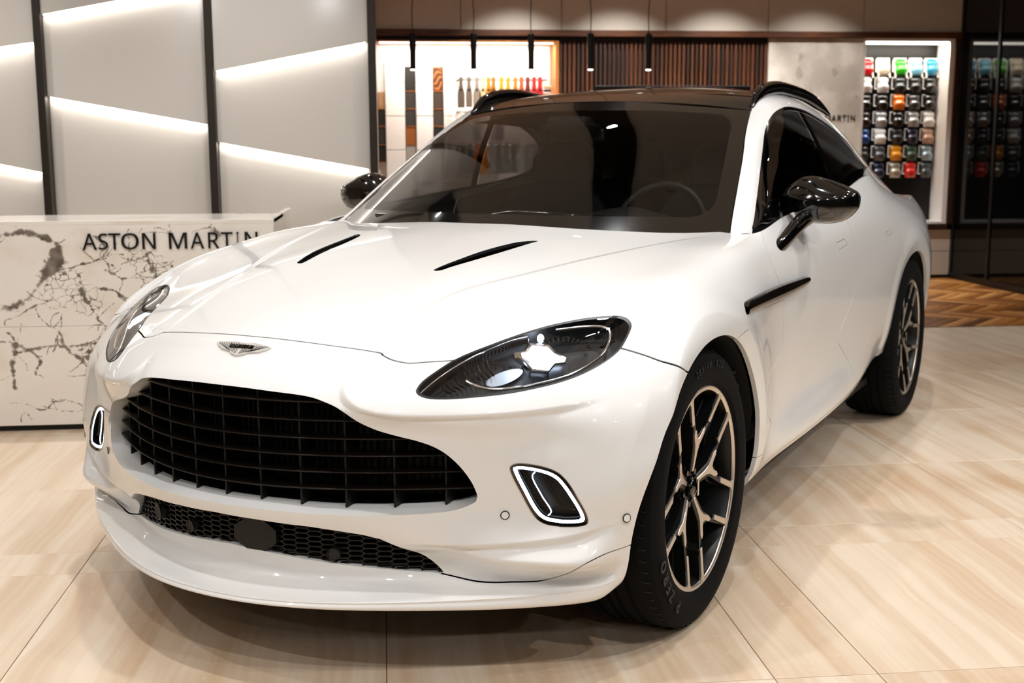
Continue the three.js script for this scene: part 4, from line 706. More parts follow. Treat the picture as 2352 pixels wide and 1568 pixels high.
// --- headlights
{
  const shell = off(lampM, .055), lens = off(lampM, .001);
  const wall = flange(lampM, inward(.055));
  const hous = both('headlight', joinM(shell, wall), M.black);
  hous.forEach((o) => { o.userData.label = 'dark headlight housing with a glowing white lamp'; });
  const inside = (sd, d) => off(clip(lampM, (x, y) => sLamp(x, y) - sd)[0], d);
  // black border of the lens
  const border = off(clip(lampM, (x, y) => -(sLamp(x, y) + .0045))[0], .0006);
  bothG('seal', toGeo(border), M.satinBlack, hous);
  bothG('lens', toGeo(inside(-.0045, .001)), M.lens, hous);
  const C_CHROME = [[.591, .7765, .6305], [.6208, .7638, .6227], [.6621, .757, .5966], [.7082, .7598, .5544], [.7525, .7686, .5062], [.7859, .7792, .4634], [.815, .7982, .409], [.8315, .8217, .3542], [.8289, .8505, .3055], [.8165, .8699, .2784], [.7952, .8776, .2697], [.7577, .8786, .2885], [.6947, .873, .3476]];
  const back = (p, d) => [p[0] - .62 * d, p[1] - .5 * d, p[2] - .6 * d];
  bothG('chrome_strip', tube(C_CHROME.map((p) => back(p, .014)), .0042, 6), M.chrome, hous);
  const C_LAD = [[.5129, .7531, .7164], [.5262, .7752, .6791], [.548, .8027, .621], [.5786, .8291, .5497], [.6174, .853, .4646], [.6469, .8611, .4188]];
  bothG('trim_strip', tube(C_LAD.map((p) => back(p, .01)), .0028, 6), M.chrome, hous);
  const lad = []; const LL = spline(C_LAD, 9); for (let i = 2; i < LL.length - 2; i++) { const q = new THREE.BoxGeometry(.004, .012, .004); q.translate(...back([LL[i][0] + .012, LL[i][1] - .008, LL[i][2]], .016)); lad.push(q); }
  bothG('indicator_ladder', mergeGeometries(lad), M.darkChrome, hous);
  // projector: faceted lens block
  const C_PROJ = [[.6651, .8508, .4365], [.7115, .8473, .4154], [.7408, .8315, .4294], [.7666, .8194, .4245], [.7684, .8094, .4379], [.75, .8081, .4573], [.7451, .7938, .4811], [.7106, .7979, .5062], [.6883, .815, .5012], [.6667, .8235, .5032], [.6558, .8338, .489], [.6721, .8368, .4707]];
  const prism = (L, d0, d1, k) => { const c = [0, 1, 2].map((i) => L.reduce((s, p) => s + p[i], 0) / L.length), n = L.length, V = [], Q = []; for (const [d, s] of [[d1, 1.0], [d0 + .006, k], [d0, k * .9]]) L.forEach((p) => V.push(back([0, 1, 2].map((i) => c[i] + (p[i] - c[i]) * s), d))); V.push(back(c, d0 - .003)); for (let r = 0; r < 2; r++) for (let i = 0; i < n; i++) { const a = r * n + i, b = r * n + (i + 1) % n; Q.push([a, b, b + n, a + n]); } for (let i = 0; i < n; i++) Q.push([2 * n + i, 2 * n + (i + 1) % n, 3 * n]); return triMesh(V, Q); };
  const frame = prism(C_PROJ, .018, .05, 1.08), bulb = prism(C_PROJ, .016, .04, .86);
  bothG('projector_frame', creased(toGeo(flipM(frame)), .5), M.chrome, hous);
  bothG('projector_lamp', creased(toGeo(flipM(bulb)), .5), M.lamp, hous).forEach((o) => { o.userData.label = 'glowing white projector lamp'; });
  const up = new THREE.SphereGeometry(.009, 10, 8); up.scale(1, 1.3, 1); up.translate(...back([.6799, .8588, .4012], .02)); bothG('upper_lamp', up, M.lamp, hous);
  const refl = off(clip(clip(lampM, (x, y) => Math.hypot((x - .655) / 1.6, (y - .8) - (x - .655) * .2) - .02)[0], (x, y) => sLamp(x, y) + .016)[0], .044);
  bothG('reflector', toGeo(refl), M.reflector, hous);
  for (const s of [1, -1]) { const l = new THREE.PointLight(0xcfe2ff, .012, 0, 2); const q = back([.672, .802, .515], .012); l.position.set(s * q[0], q[1], q[2]); l.shadow.radius = .3; l.castShadow = true; car.add(l); }
  // ribbed reflector at the inner corner and fins behind the projector
  const ribs = []; for (let k = 0; k < 11; k++) { const t = k / 10; const a = [lerp(.548, .605, t), lerp(.772, .822, t), lerp(.67, .545, t)], b = [lerp(.575, .64, t), lerp(.757, .79, t), lerp(.668, .57, t)]; ribs.push(tube([back(a, .03), back([(a[0] + b[0]) / 2, (a[1] + b[1]) / 2, (a[2] + b[2]) / 2], .04), back(b, .03)], .0022, 5)); }
  bothG('reflector_ribs', mergeGeometries(ribs), M.darkChrome, hous);
  const fins = []; for (let k = 0; k < 12; k++) { const a = -.6 + k * .19, q = new THREE.BoxGeometry(.003, .012, .012); q.rotateZ(-a); const p = [.735 + Math.sin(a) * .052, .835 + Math.cos(a) * .03, .39 - Math.sin(a) * .05]; q.translate(...back(p, .03)); fins.push(q); }
  bothG('lamp_fins', mergeGeometries(fins), M.darkChrome, hous);
}
// --- daytime running lamps in the bumper corners
{
  const sub = (d0, d1, depth) => off(clip(clip(drlM, (x, y) => sDrl(x, y) + d0)[0], (x, y) => -(sDrl(x, y) + d1))[0], depth);
  const h = both('running_lamp', joinM(off(drlM, .03), flange(drlM, inward(.03))), M.satinBlack); h.forEach((o) => { o.userData.label = 'black bumper air duct framed by a glowing ring'; });
  const ring = sub(.0085, .0165, .004); const wallR = flange(ring, inward(.02));
  bothG('light_ring', toGeo(ring), M.drl, h).forEach((o) => { o.userData.label = 'glowing white light ring'; }); bothG('ring_wall', toGeo(wallR), M.satinBlack, h);
  bothG('bezel', toGeo(joinM(sub(.0, .0085, .0015))), M.gloss, h);
  bothG('chrome_bezel', toGeo(sub(.0, .002, -.0006)), M.chrome, h);
  // ribbed light guide and the duct's vanes
  const L = spline(T_DRL, 3, true), surfZ = (x) => .555 - (x - .78) * .55, gl = [];
  const at = (x, y, d) => [x - .5 * d, y, surfZ(x) - .8 * d];
  for (let k = 0; k < 26; k++) { const t = k / 25; const x = lerp(.722, .772, t), y = lerp(.545, .44, t), q = new THREE.BoxGeometry(.016, .0012, .004); q.rotateZ(.1); q.rotateY(.5); q.translate(...at(x + .004, y, .004)); gl.push(q); }
  bothG('light_guide', mergeGeometries(gl), M.darkChrome, h);
  bothG('duct_trim', tube([[.748, .549, 0], [.742, .54, 0], [.762, .49, 0], [.783, .447, 0], [.776, .438, 0]].map(([x, y]) => at(x, y, .002)), .0016, 5), M.drl, h);
  for (const [dx, mt] of [[0, M.darkChrome], [.006, M.darkChrome]]) bothG('duct_vane', tube([[.762 + dx, .55], [.766 + dx, .535], [.795 + dx, .475], [.81 + dx, .458], [.84, .457 - dx]].map(([x, y]) => at(x, y, .004)), .0014, 5), mt, h);
}
// --- hood vents and side strake
{
  const v = both('hood_vent', joinM(off(ventM, .022), flange(ventM, inward(.022))), M.black);
  const ribs = []; for (let k = 0; k < 46; k++) { const z = lerp(.21, -.2, k / 45); let a = 9, b = 0; for (let x = .22; x < .36; x += .001) if (sVent(x, z) < -.0005) { a = Math.min(a, x); b = Math.max(b, x); } if (b - a < .002) continue; const y = lerp(.9925, 1.046, Math.pow((.22 - z) / .43, .85)) - .006; const q = new THREE.BoxGeometry(b - a, .006, .0022); q.translate((a + b) / 2, y, z); ribs.push(q); }
  bothG('vent_mesh', mergeGeometries(ribs), M.darkChrome, v);
  const sp = [[-.275, .862], [-.32, .8655], [-.5, .8665], [-.75, .8665], [-.95, .8695], [-1.07, .8735], [-1.098, .8725]], xs = [1.006, 1.0, .99, .978, .972, .97, .962], hw = [.014, .021, .0235, .0235, .018, .012, .005];
  const path = spline(sp.map(([z, y], i) => [xs[i], y, z]), 5), wid = spline(hw.map((w) => [w]), 5).map((q) => q[0]);
  const V = [], Q = [], m = 12; path.forEach((q, i) => { for (let k = 0; k < m; k++) { const a = k / m * Math.PI * 2, c = Math.cos(a), s = Math.sin(a); V.push([q[0] - .02 + Math.sign(c) * Math.pow(Math.abs(c), .6) * .024, q[1] + Math.sign(s) * Math.pow(Math.abs(s), .6) * wid[i], q[2]]); } });
  for (let i = 0; i + 1 < path.length; i++) for (let k = 0; k < m; k++) { const a = i * m + k, b = i * m + (k + 1) % m; Q.push([a, b, b + m, a + m]); }
  both('side_strake', triMesh(V, Q), M.gloss);
  both('strake_recess', joinM(off(strakeM, .03), flange(strakeM, inward(.03))), M.black);
}
// --- parking sensors, door handles
{
  for (const [x, y, z, n] of [[.685, .4412, .6125, [.55, -.05, .83]], [.946, .431, .463, [.8, .08, .6]]]) {
    const d = new THREE.Vector3(...n).normalize(), mk = (g) => { g.applyQuaternion(new THREE.Quaternion().setFromUnitVectors(new THREE.Vector3(0, 0, 1), d)); g.translate(x, y, z); return g; };
    bothG('bumper_sensor', mk(new THREE.CylinderGeometry(.009, .009, .003, 20).rotateX(Math.PI / 2)), M.paint, [car, car]);
    bothG('bumper_sensor_ring', mk(new THREE.TorusGeometry(.0105, .0012, 6, 24)), M.darkChrome, [car, car]);
  }
}
// --- winged badge on the nose
{
  const bz = (y) => lerp(.787, .7635, (y - .814) / .02) + .004;
  const out = [[0, .0135], [.012, .0135], [.014, .0155], [.04, .0155], [.085, .014], [.089, .0105], [.084, .0085], [.078, .004], [.07, .002], [.062, -.002], [.03, -.006], [.02, -.012], [.004, -.0155], [0, -.0155]];
  for (const q of out) q[1] *= 1.4;
  const pts = [...out, ...out.slice(1, -1).reverse().map(([x, y]) => [-x, y])];
  const mk = (s, d, P = pts) => { const g = new THREE.ExtrudeGeometry(new THREE.Shape(P.map(([x, y]) => new THREE.Vector2(x * s, y * s))), { depth: d, bevelEnabled: true, bevelSize: .0008, bevelThickness: .0008, bevelSegments: 1 }); return g; };
  const place = (g, lift) => { g.translate(0, 0, lift); const p = g.attributes.position; for (let i = 0; i < p.count; i++) p.setZ(i, p.getZ(i) - .55 * p.getX(i) ** 2); g.rotateX(-.86); g.translate(0, .8255, .7745); g.computeVertexNormals(); return g; };
  const badge = mesh('winged_badge', place(mk(1, .004), 0), M.badge, car); badge.userData.label = 'silver winged badge with a black name plate';
  mesh('badge_plate', place(mk(1, .0012, [[-.038, .003], [.038, .003], [.038, .0135], [-.038, .0135]]), .004), M.gloss, badge);
  const keep = []; for (const sg of [-1, 1]) for (let k = 0; k < 9; k++) { const xk = .012 + k * .0088, lo = (x) => -.0155 * 1.4 + x * .36, A = [sg * xk * .5, lo(xk * .5) + .003], B = [sg * xk, Math.min(.019, .0165)], L = Math.hypot(B[0] - A[0], B[1] - A[1]), b = new THREE.BoxGeometry(.0009, L, .0008); b.rotateZ(-Math.atan2(B[0] - A[0], B[1] - A[1])); b.translate((A[0] + B[0]) / 2, (A[1] + B[1]) / 2, .005); keep.push(b); }
  const feathers = mergeGeometries(keep);
  mesh('feather_lines', place(feathers, 0), M.darkChrome, badge);
  const tg = new TextGeometry('ASTON MARTIN', { font: FONT_SERIF, size: .0076, depth: .0008, curveSegments: 3 }); tg.computeBoundingBox(); const tw = tg.boundingBox.max.x; tg.scale(.066 / tw, 1, 1); tg.translate(-.033, .0046, .0068);
  mesh('badge_lettering', place(tg, 0), M.chrome, badge);
}
// ---------------------------------------------------------------- wheels
{
  const R = .393, prof = []; // tyre section: [x, r], x outwards
  const TP = [[-.118, .29], [-.137, .30], [-.1425, .33], [-.139, .358], [-.128, .378], [-.112, .388], [-.09, .3915], [-.062, .3925], [-.06, .386], [-.05, .386], [-.048, .393], [-.022, .393], [-.02, .386], [-.01, .386], [-.008, .393], [.008, .393], [.01, .386], [.02, .386], [.022, .393], [.048, .393], [.05, .386], [.06, .386], [.062, .3925], [.09, .3915], [.112, .388], [.128, .378], [.139, .358], [.1425, .33], [.137, .30], [.125, .288], [.118, .29]];
  const tyre = new THREE.LatheGeometry(TP.map(([x, r]) => new THREE.Vector2(r, x)), 128); tyre.rotateZ(-Math.PI / 2);
  const tyreG = creased(tyre, .5);
  // shoulder sipes
  const sip = []; for (let k = 0; k < 72; k++) for (const s of [1]) { const q = new THREE.BoxGeometry(.04, .003, .0022); q.rotateY(.0); q.translate(.098 * s, .3888, 0); q.rotateX(k / 72 * Math.PI * 2); sip.push(q); }
  const barrel = new THREE.LatheGeometry([[-.11, .25], [.05, .262], [.1, .268], [.118, .276], [.122, .276]].map(([x, r]) => new THREE.Vector2(r, x)), 96); barrel.rotateZ(-Math.PI / 2);
  const ringG = new THREE.LatheGeometry([[.118, .291], [.127, .2895], [.129, .286], [.127, .2765], [.122, .2755]].map(([x, r]) => new THREE.Vector2(r, x)), 128); ringG.rotateZ(-Math.PI / 2);
  const brake = new THREE.CylinderGeometry(.2, .2, .03, 48); brake.rotateZ(Math.PI / 2); brake.translate(-.02, 0, 0);
  // flat pattern in the wheel plane: (u, v) with v down at angle 0; bent back towards the hub
  const face = (r) => .124 - .034 * Math.pow(Math.max(0, 1 - r / .275), 1.0);
  const plate = (P, ang, t, lift, bev) => {
    const g = new THREE.ExtrudeGeometry(new THREE.Shape(P.map(([s, r]) => new THREE.Vector2(s, r))), { depth: t, bevelEnabled: true, bevelSize: bev, bevelThickness: bev, bevelSegments: 1, steps: 1, curveSegments: 4 });
    g.translate(0, 0, -t); const p = g.attributes.position;
    for (let i = 0; i < p.count; i++) { const s = p.getX(i), r = p.getY(i), d = p.getZ(i), rr = Math.hypot(s, r); const ca = Math.cos(ang), sa = Math.sin(ang); p.setXYZ(i, face(rr) + lift + d, -(r * ca - s * sa), r * sa + s * ca); }
    return creased(g, .5);
  };
  // one half of the spoke chain: hub -> fork -> outer bar, drawn round the fork axis
  const pol = (deg, r) => [Math.sin(deg * D2R) * r, Math.cos(deg * D2R) * r];
  const fork = [[-.0055, .045], [-.0055, .075], [-.008, .1], [-.015, .121], [-.0375, .15], [-.0395, .166], [-.028, .163], [-.012, .143], [0, .137], [.012, .143], [.028, .163], [.0395, .166], [.0375, .15], [.015, .121], [.008, .1], [.0055, .075], [.0055, .045]];
  const bar = (s) => [[s * .0485, .186], [s * .0625, .182], [s * .0635, .262], [s * .073, .2725], [s * .038, .2815], [s * .0475, .262]];
  const chain = (s) => { const o = pol(s * 36, 1), ax = [o[1], -o[0]]; const toF = (q, r) => { const a = s * 36 * D2R; return [Math.cos(a) * q + Math.sin(a) * r, -Math.sin(a) * q + Math.cos(a) * r]; };
    const a = toF(-s * .0655, .275), b = toF(-s * .0455, .275), c = toF(-s * .0455, .19), d = toF(-s * .066, .185); return [[s * .004, .045], [s * .0, .145], [s * .022, .158], c, b, a, d, [s * .0405, .15], [s * .02, .115], [s * .014, .045]]; };
  const cap = new THREE.LatheGeometry([[0, .03], [.022, .03], [.026, .024], [.032, .0]].map(([x, r]) => new THREE.Vector2(Math.max(r, 1e-4), x)), 32); cap.rotateZ(-Math.PI / 2); cap.translate(.083, 0, 0);
  const hubG = new THREE.CylinderGeometry(.062, .07, .05, 32); hubG.rotateZ(-Math.PI / 2); hubG.translate(.062, 0, 0);
  const wing = new THREE.BoxGeometry(.003, .044, .012); wing.scale(1, 1, 1); wing.translate(.1165, 0, 0);
  const nuts = []; for (let k = 0; k < 5; k++) { const q = new THREE.CylinderGeometry(.009, .009, .02, 8); q.rotateZ(Math.PI / 2); const a = k / 5 * 2 * Math.PI; q.translate(.085, Math.cos(a) * .05, Math.sin(a) * .05); nuts.push(q); }
  const forkG = plate(fork, 0, .006, .003, .0008), barGs = [1, -1].map((s) => plate(bar(s), 0, .006, .003, .0008)), chainGs = [1, -1].map((s) => plate(s > 0 ? chain(s) : chain(s).reverse(), 0, .035, -.001, .002));
  function letters(str, r, a0, size, parent) {
    let a = a0; for (const ch of str) { if (ch === ' ') { a += .09; continue; } const g = new TextGeometry(ch, { font: FONT_BOLD, size, depth: .0022, curveSegments: 2 }); g.computeBoundingBox(); const w = g.boundingBox.max.x; g.translate(-w / 2, -size / 2, 0); g.rotateY(Math.PI / 2); g.translate(.1417, r, 0); g.rotateX(-(a + w / 2 / r)); mesh('sidewall_letter', g, M.rubberMark, parent); a += (w + size * .35) / r; }
  }
  function wheel(x, z, spin, side, full) {
    const w = new THREE.Group(); w.name = 'wheel'; car.add(w); w.position.set(side * x, R, z); w.rotation.set(0, side > 0 ? 0 : Math.PI, 0);
    const rot = new THREE.Matrix4().makeRotationX(spin), G = (g, a = 0) => g.clone().applyMatrix4(new THREE.Matrix4().makeRotationX(spin + a));
    mesh('tire', tyreG, M.rubber, w);
    const s = mesh('tread_sipes', mergeGeometries(sip), M.black, w); s.userData.kind = 'stuff';
    mesh('rim_barrel', barrel, M.satinBlack, w); mesh('rim_ring', ringG, M.machined, w); mesh('brake_disc', brake, M.darkChrome, w);
    for (let k = 0; k < 5; k++) { const a = k / 5 * 2 * Math.PI; mesh('spoke_face', G(forkG, a), M.machined, w); for (let i = 0; i < 2; i++) { mesh('spoke_bar', G(barGs[i], a + Math.PI / 5), M.machined, w); mesh('spoke', G(chainGs[i], a), M.satinBlack, w); } }
    mesh('hub', G(hubG), M.satinBlack, w); nuts.forEach((q) => mesh('lug_nut', G(q), M.darkChrome, w)); mesh('hub_cap', cap, M.gloss, w); mesh('hub_badge', wing, M.chrome, w);
    if (full) { letters('P ZERO', .343, 3.75, .034, w); letters('285/40 R22', .352, -.3, .02, w); }
  }
  const SPIN = 30 * D2R;
  for (const s of [1, -1]) { wheel(.845, 0, SPIN, s, s > 0); wheel(.822, -3.06, SPIN + .3, s, false); }
}
// ---------------------------------------------------------------- greenhouse
{
  // edge lines, car's left side: A = glass / roof edge, B = side window outline
  const EA = [[.795, 1.045, -.72], [.775, 1.1, -.80], [.745, 1.19, -.935], [.705, 1.30, -1.11], [.665, 1.39, -1.26], [.63, 1.4735, -1.4285], [.62, 1.523, -1.54], [.622, 1.543, -1.72], [.628, 1.54, -1.93], [.635, 1.518, -2.14], [.645, 1.4625, -2.48], [.672, 1.385, -2.70], [.70, 1.307, -2.89], [.71, 1.21, -3.2], [.70, 1.12, -3.6]];
  const EB = [[.848, 1.05, -.775], [.84, 1.0622, -.8166], [.785, 1.212, -1.045], [.74, 1.3196, -1.2226], [.714, 1.40, -1.335], [.704, 1.4532, -1.445], [.705, 1.4796, -1.54], [.707, 1.492, -1.65], [.712, 1.488, -1.8], [.72, 1.471, -1.95], [.742, 1.42, -2.2], [.778, 1.345, -2.385], [.835, 1.24, -2.46], [.84, 1.085, -2.95], [.8, 1.02, -3.5]];
  const NA = spline(EA, 6), NB = spline(EB, 6), N = NA.length - 1;
  // painted pillar and cant rail: bulged strip between the edges
  const strip = patch(N, 10, (u, v) => { const i = Math.round(u * N), a = NA[i], b = NB[i], t = v; const bu = Math.sin(Math.PI * t) * .009, q = [0, 1, 2].map((k) => lerp(a[k], b[k], t)); const n = [.8, .55, .25]; return [q[0] + n[0] * bu, q[1] + n[1] * bu, q[2] + n[2] * bu]; });
  both('roof_pillar', flipM(strip), M.paint);
  // side glass and its black surround
  const belt = spline([[.84, 1.0622, -.8166], [.866, 1.085, -1.02], [.868, 1.12, -1.5], [.862, 1.155, -2], [.85, 1.195, -2.34], [.835, 1.24, -2.46]], 8), top = NB.slice(6 * 1, 6 * 12 + 1);
  const len = (L) => { const s = [0]; for (let i = 1; i < L.length; i++) s.push(s[i - 1] + Math.hypot(...[0, 1, 2].map((k) => L[i][k] - L[i - 1][k]))); return s; };
  const at = (L, S, t) => { const d = t * S[S.length - 1]; let i = 1; while (i < S.length - 1 && S[i] < d) i++; const f = (d - S[i - 1]) / (S[i] - S[i - 1] || 1); return [0, 1, 2].map((k) => lerp(L[i - 1][k], L[i][k], f)); };
  const sb = len(belt), st = len(top);
  const glassAt = (u, v, d) => { const a = at(belt, sb, u), b = at(top, st, u), s = Math.sin(Math.PI * v) * .012 - d; return [lerp(a[0], b[0], v) + s, lerp(a[1], b[1], v) + s * .3, lerp(a[2], b[2], v)]; };
  const sg = patch(60, 14, (u, v) => glassAt(u, v, .006));
  const ev = (z0, z1, y) => 0;
  // trim band: outer 16 mm of the glass outline is gloss black
  const P2 = [...belt.map((q) => [q[2], q[1]]), ...top.slice().reverse().map((q) => [q[2], q[1]])], sdfS = polySdf(P2);
  const [pane, trim] = clip(sg, (x, y, z) => sdfS(z, y) + .016);
  both('window_trim', off(trim, -.003), M.gloss);
  // panes: small front quarter light, front, rear; black posts between
  const posts = [[-.99, -.90, .012], [-1.86, -1.80, .03]]; let rest = pane; const out = [];
  for (const [zb, zt, w] of posts) { const f = (x, y, z) => z - lerp(zb, zt, (y - 1.08) / .4); let post, front; [post, rest] = clip(rest, (x, y, z) => Math.abs(f(x, y, z)) - w); [front, rest] = clip(rest, (x, y, z) => -f(x, y, z)); out.push(front); both('window_post', off(post, -.002), M.gloss); }
  out.push(rest); out.forEach((q) => both('side_window', q, M.tint));
  // windscreen
  const CW = spline([[0, 1.04, -.30], [0, 1.16, -.50], [0, 1.29, -.76], [0, 1.41, -1.03], [0, 1.512, -1.298]], 8), sc = len(CW), wsE = NA.slice(0, 6 * 5 + 1), se = len(wsE);
  const ws = patch(56, 30, (u, v) => { const s = u * 2 - 1, c = at(CW, sc, v), e = at(wsE, se, v), k = Math.abs(s) ** 2.1; return [s * (e[0] - .004), lerp(c[1], e[1], k), lerp(c[2], e[2], k)]; });
  const W2 = []; for (let i = 0; i <= 30; i++) { const e = at(wsE, se, i / 30); W2.push([e[0], i / 30]); }
  const vOf = (x, y, z) => { const k = Math.min(1, Math.abs(x) / .75) ** 2.1; let b = 0, bd = 9; for (let i = 0; i <= 40; i++) { const c = at(CW, sc, i / 40), e = at(wsE, se, i / 40); const d = Math.abs(lerp(c[1], e[1], k) - y); if (d < bd) { bd = d; b = i / 40; } } return b; };
  // black print along the edges of the screen (frit): top band and bottom band are wider
  const edge = (x, y) => { const e = at(wsE, se, Math.min(1, Math.max(0, (y - 1.045) / .45)))[0]; return e - Math.abs(x); };
  const frit = (x, y, z) => { const k = Math.min(1, Math.abs(x) / .78) ** 2.1, yb = lerp(1.115, 1.10, k), yt = lerp(1.478, 1.438, k); const d1 = y - yb, d2 = yt - y, d3 = edge(x, y) - .05; const r = .06; const m = Math.min(d1, d2, d3); if (d3 < r && d1 < r) return r - Math.hypot(Math.max(0, r - d3), Math.max(0, r - d1)); if (d3 < r && d2 < r) return r - Math.hypot(Math.max(0, r - d3), Math.max(0, r - d2)); return m; };
  const [bandM, clear] = clip(ws, frit);
  const wsO = mesh('windscreen', toGeo(clear), M.glass, car); mesh('windscreen_border', toGeo(bandM), M.roofGlass, wsO);
  // roof panel
  const CR = spline([[0, 1.514, -1.305], [0, 1.553, -1.5], [0, 1.583, -1.75], [0, 1.606, -2.1], [0, 1.61, -2.45], [0, 1.585, -2.85], [0, 1.53, -3.2], [0, 1.43, -3.5], [0, 1.3, -3.75], [0, 1.14, -3.95]], 6), rE = NA.slice(6 * 5), sR = len(CR), sE = len(rE);
  const roof = patch(40, 50, (u, v) => { const s = u * 2 - 1, c = at(CR, sR, v), e = at(rE, sE, v), k = Math.abs(s) ** 2.4; return [s * e[0], lerp(c[1], e[1], k), lerp(c[2], e[2], k)]; });
  const ro = mesh('roof', toGeo(roof), M.roofGlass, car); ro.userData.label = 'black glossy roof panel';
  mesh('roof_seam', tube(Array.from({ length: 21 }, (_, i) => { const s = i / 10 - 1, k = Math.abs(s) ** 2.1; return [s * .62, lerp(1.5145, 1.476, k), lerp(-1.304, -1.432, k)]; }), .0018, 5), M.black, ro);
  // roof rails
  const RR = spline([[.622, 1.487, -1.445], [.618, 1.53, -1.52], [.616, 1.562, -1.63], [.618, 1.578, -1.8], [.62, 1.572, -2.0], [.625, 1.556, -2.2], [.63, 1.525, -2.4], [.635, 1.487, -2.56]], 6);
  const rr = sweep(RR, [1, 0, 0], [0, .92, .3], [(t) => { const w = .02 * Math.min(1, .45 + 3 * Math.min(t, 1 - t)), h = .03 * Math.min(1, .3 + 4 * Math.min(t, 1 - t)); return Array.from({ length: 12 }, (_, k) => { const a = k / 12 * 2 * Math.PI; return [Math.sign(Math.cos(a)) * Math.abs(Math.cos(a)) ** .7 * w, Math.sin(a) * h - .006]; }); }]);
  both('roof_rail', rr, M.gloss);
  // rear spoiler lip seen over the roof
  // rear deck closing the body under the tail glass
  mesh('rear_deck', toGeo(patch(20, 14, (u, v) => { const s = u * 2 - 1; const z = lerp(-2.9, -4.13, v); return [s * .7, lerp(1.10, 1.055, v) - .02 * s * s, z]; })), M.paint, car);
  both('rear_shoulder', patch(30, 4, (u, v) => { const A = spline([[.848, 1.205, -2.42], [.845, 1.165, -2.7], [.85, 1.1, -3.06], [.84, 1.06, -3.45], [.79, 1.06, -3.82], [.7, 1.06, -4.07]], 6), B = spline([[.45, 1.215, -2.5], [.4, 1.18, -2.8], [.36, 1.135, -3.1], [.34, 1.1, -3.45], [.32, 1.09, -3.82], [.3, 1.085, -4.09]], 6), a = A[Math.round(u * 30)], b = B[Math.round(u * 30)]; return [0, 1, 2].map((k) => lerp(a[k], b[k], v) + (k === 1 ? .012 * Math.sin(v * 1.57) : 0)); }), M.paint);
  // shelf closing the doors' tops along the glass, inside
  both('door_card', flipM(patch(30, 3, (u, v) => { const a = at(belt, sb, u); return [a[0] - .005 - .09 * v, a[1] - .012 * Math.sin(v * 2), a[2]]; })), M.leather);
  mesh('cowl_cover', toGeo(patch(30, 4, (u, v) => { const s = u * 2 - 1, k = s * s; return [s * .79, lerp(1.035, 1.055, v) - .02 * k, lerp(-.22, -.42, v) - .36 * k]; })), M.black, car);
  // wipers
  for (const w of [[[-.50, 1.093, -.545], [-.2, 1.098, -.44], [.05, 1.102, -.412]], [[.02, 1.105, -.42], [.12, 1.122, -.46], [.3, 1.113, -.50], [.5, 1.10, -.58]]]) mesh('wiper', tube(w, .007, 6), M.gloss, car);
  const plate = new THREE.BoxGeometry(.07, .014, .002); plate.rotateX(-.55); plate.rotateY(.45); plate.translate(.52, 1.098, -.585); 
  mesh('identification_plate', plate, M.darkChrome, car);
  // ---- cabin
  mesh('dashboard', toGeo(patch(40, 12, (u, v) => { const s = u * 2 - 1, k = s * s; const hood2 = Math.exp(-(((s - .48) / .2) ** 2)) * .045 * sstep(.2, .7, v) * (1 - sstep(.85, 1, v)); return [s * .77, 1.045 + .04 * Math.sin(v * 2.2) + hood2 - .02 * k - (v > .8 ? (v - .8) * 1.2 : 0), lerp(-.5, -.98, v) - .26 * k * (1 - v)]; })), M.leatherGrey, car);
  const sw = new THREE.Group(); sw.name = 'steering_wheel'; sw.position.set(.38, 1.03, -1.13); sw.rotation.x = -.42; car.add(sw);
  mesh('wheel_rim', new THREE.TorusGeometry(.178, .0155, 12, 48), M.leatherGrey, sw); const hb = new THREE.SphereGeometry(.07, 20, 12); hb.scale(1, .9, .45); mesh('horn_pad', hb, M.leather, sw);
  for (const a of [0, Math.PI, Math.PI * 1.5]) { const q = box(.05, .17, -.016, .016, -.012, .012, .006); q.rotateZ(a); mesh('wheel_spoke', q, M.leather, sw); }
  const seat = (x, z, w) => {
    const s = new THREE.Group(); s.name = 'seat'; s.position.set(x, 0, z); car.add(s);
    const sh = [[-w * .5, .5], [-w * .52, .95], [-w * .42, 1.1], [-w * .25, 1.16], [w * .25, 1.16], [w * .42, 1.1], [w * .52, .95], [w * .5, .5]];
    const g = new THREE.ExtrudeGeometry(new THREE.Shape(spline(sh, 5).map((q) => new THREE.Vector2(...q))), { depth: .1, bevelEnabled: true, bevelSize: .025, bevelThickness: .03, bevelSegments: 4 }); g.translate(0, -.5, -.05); g.rotateX(-.22); g.translate(0, .5, -.14); g.computeVertexNormals();
    mesh('seat_back', g, M.leather, s); mesh('seat_cushion', box(-w * .5, w * .5, .42, .58, -.12, .42, .06), M.leather, s);
    const h = new THREE.ExtrudeGeometry(new THREE.Shape(spline([[-.12, 0], [-.135, .1], [-.1, .19], [0, .21], [.1, .19], [.135, .1], [.12, 0]], 5).map((q) => new THREE.Vector2(...q))), { depth: .07, bevelEnabled: true, bevelSize: .018, bevelThickness: .025, bevelSegments: 3 }); h.translate(0, 0, -.04); h.rotateX(-.15); h.translate(0, 1.135, -.33); mesh('headrest', h, M.leatherGrey, s);
    return s;
  };
  for (const [x, z, w] of [[.38, -1.55, .5], [-.38, -1.55, .5], [.4, -2.45, .52], [-.4, -2.45, .52]]) seat(x, z, w);
  const cam = new RoundedBoxGeometry(.22, .06, .1, 3, .028); { const q = cam.attributes.position; for (let i = 0; i < q.count; i++) q.setX(i, q.getX(i) * (q.getY(i) > 0 ? .8 : 1.1)); cam.computeVertexNormals(); } cam.translate(-.02, 1.425, -1.18); mesh('mirror_housing', cam, M.leather, car);
  mesh('rear_view_mirror', box(-.13, .11, 1.355, 1.41, -1.245, -1.215, .02), M.leatherGrey, car);
  mesh('cabin_floor', box(-.8, .8, .3, .36, -3.4, -.5), M.black, car);
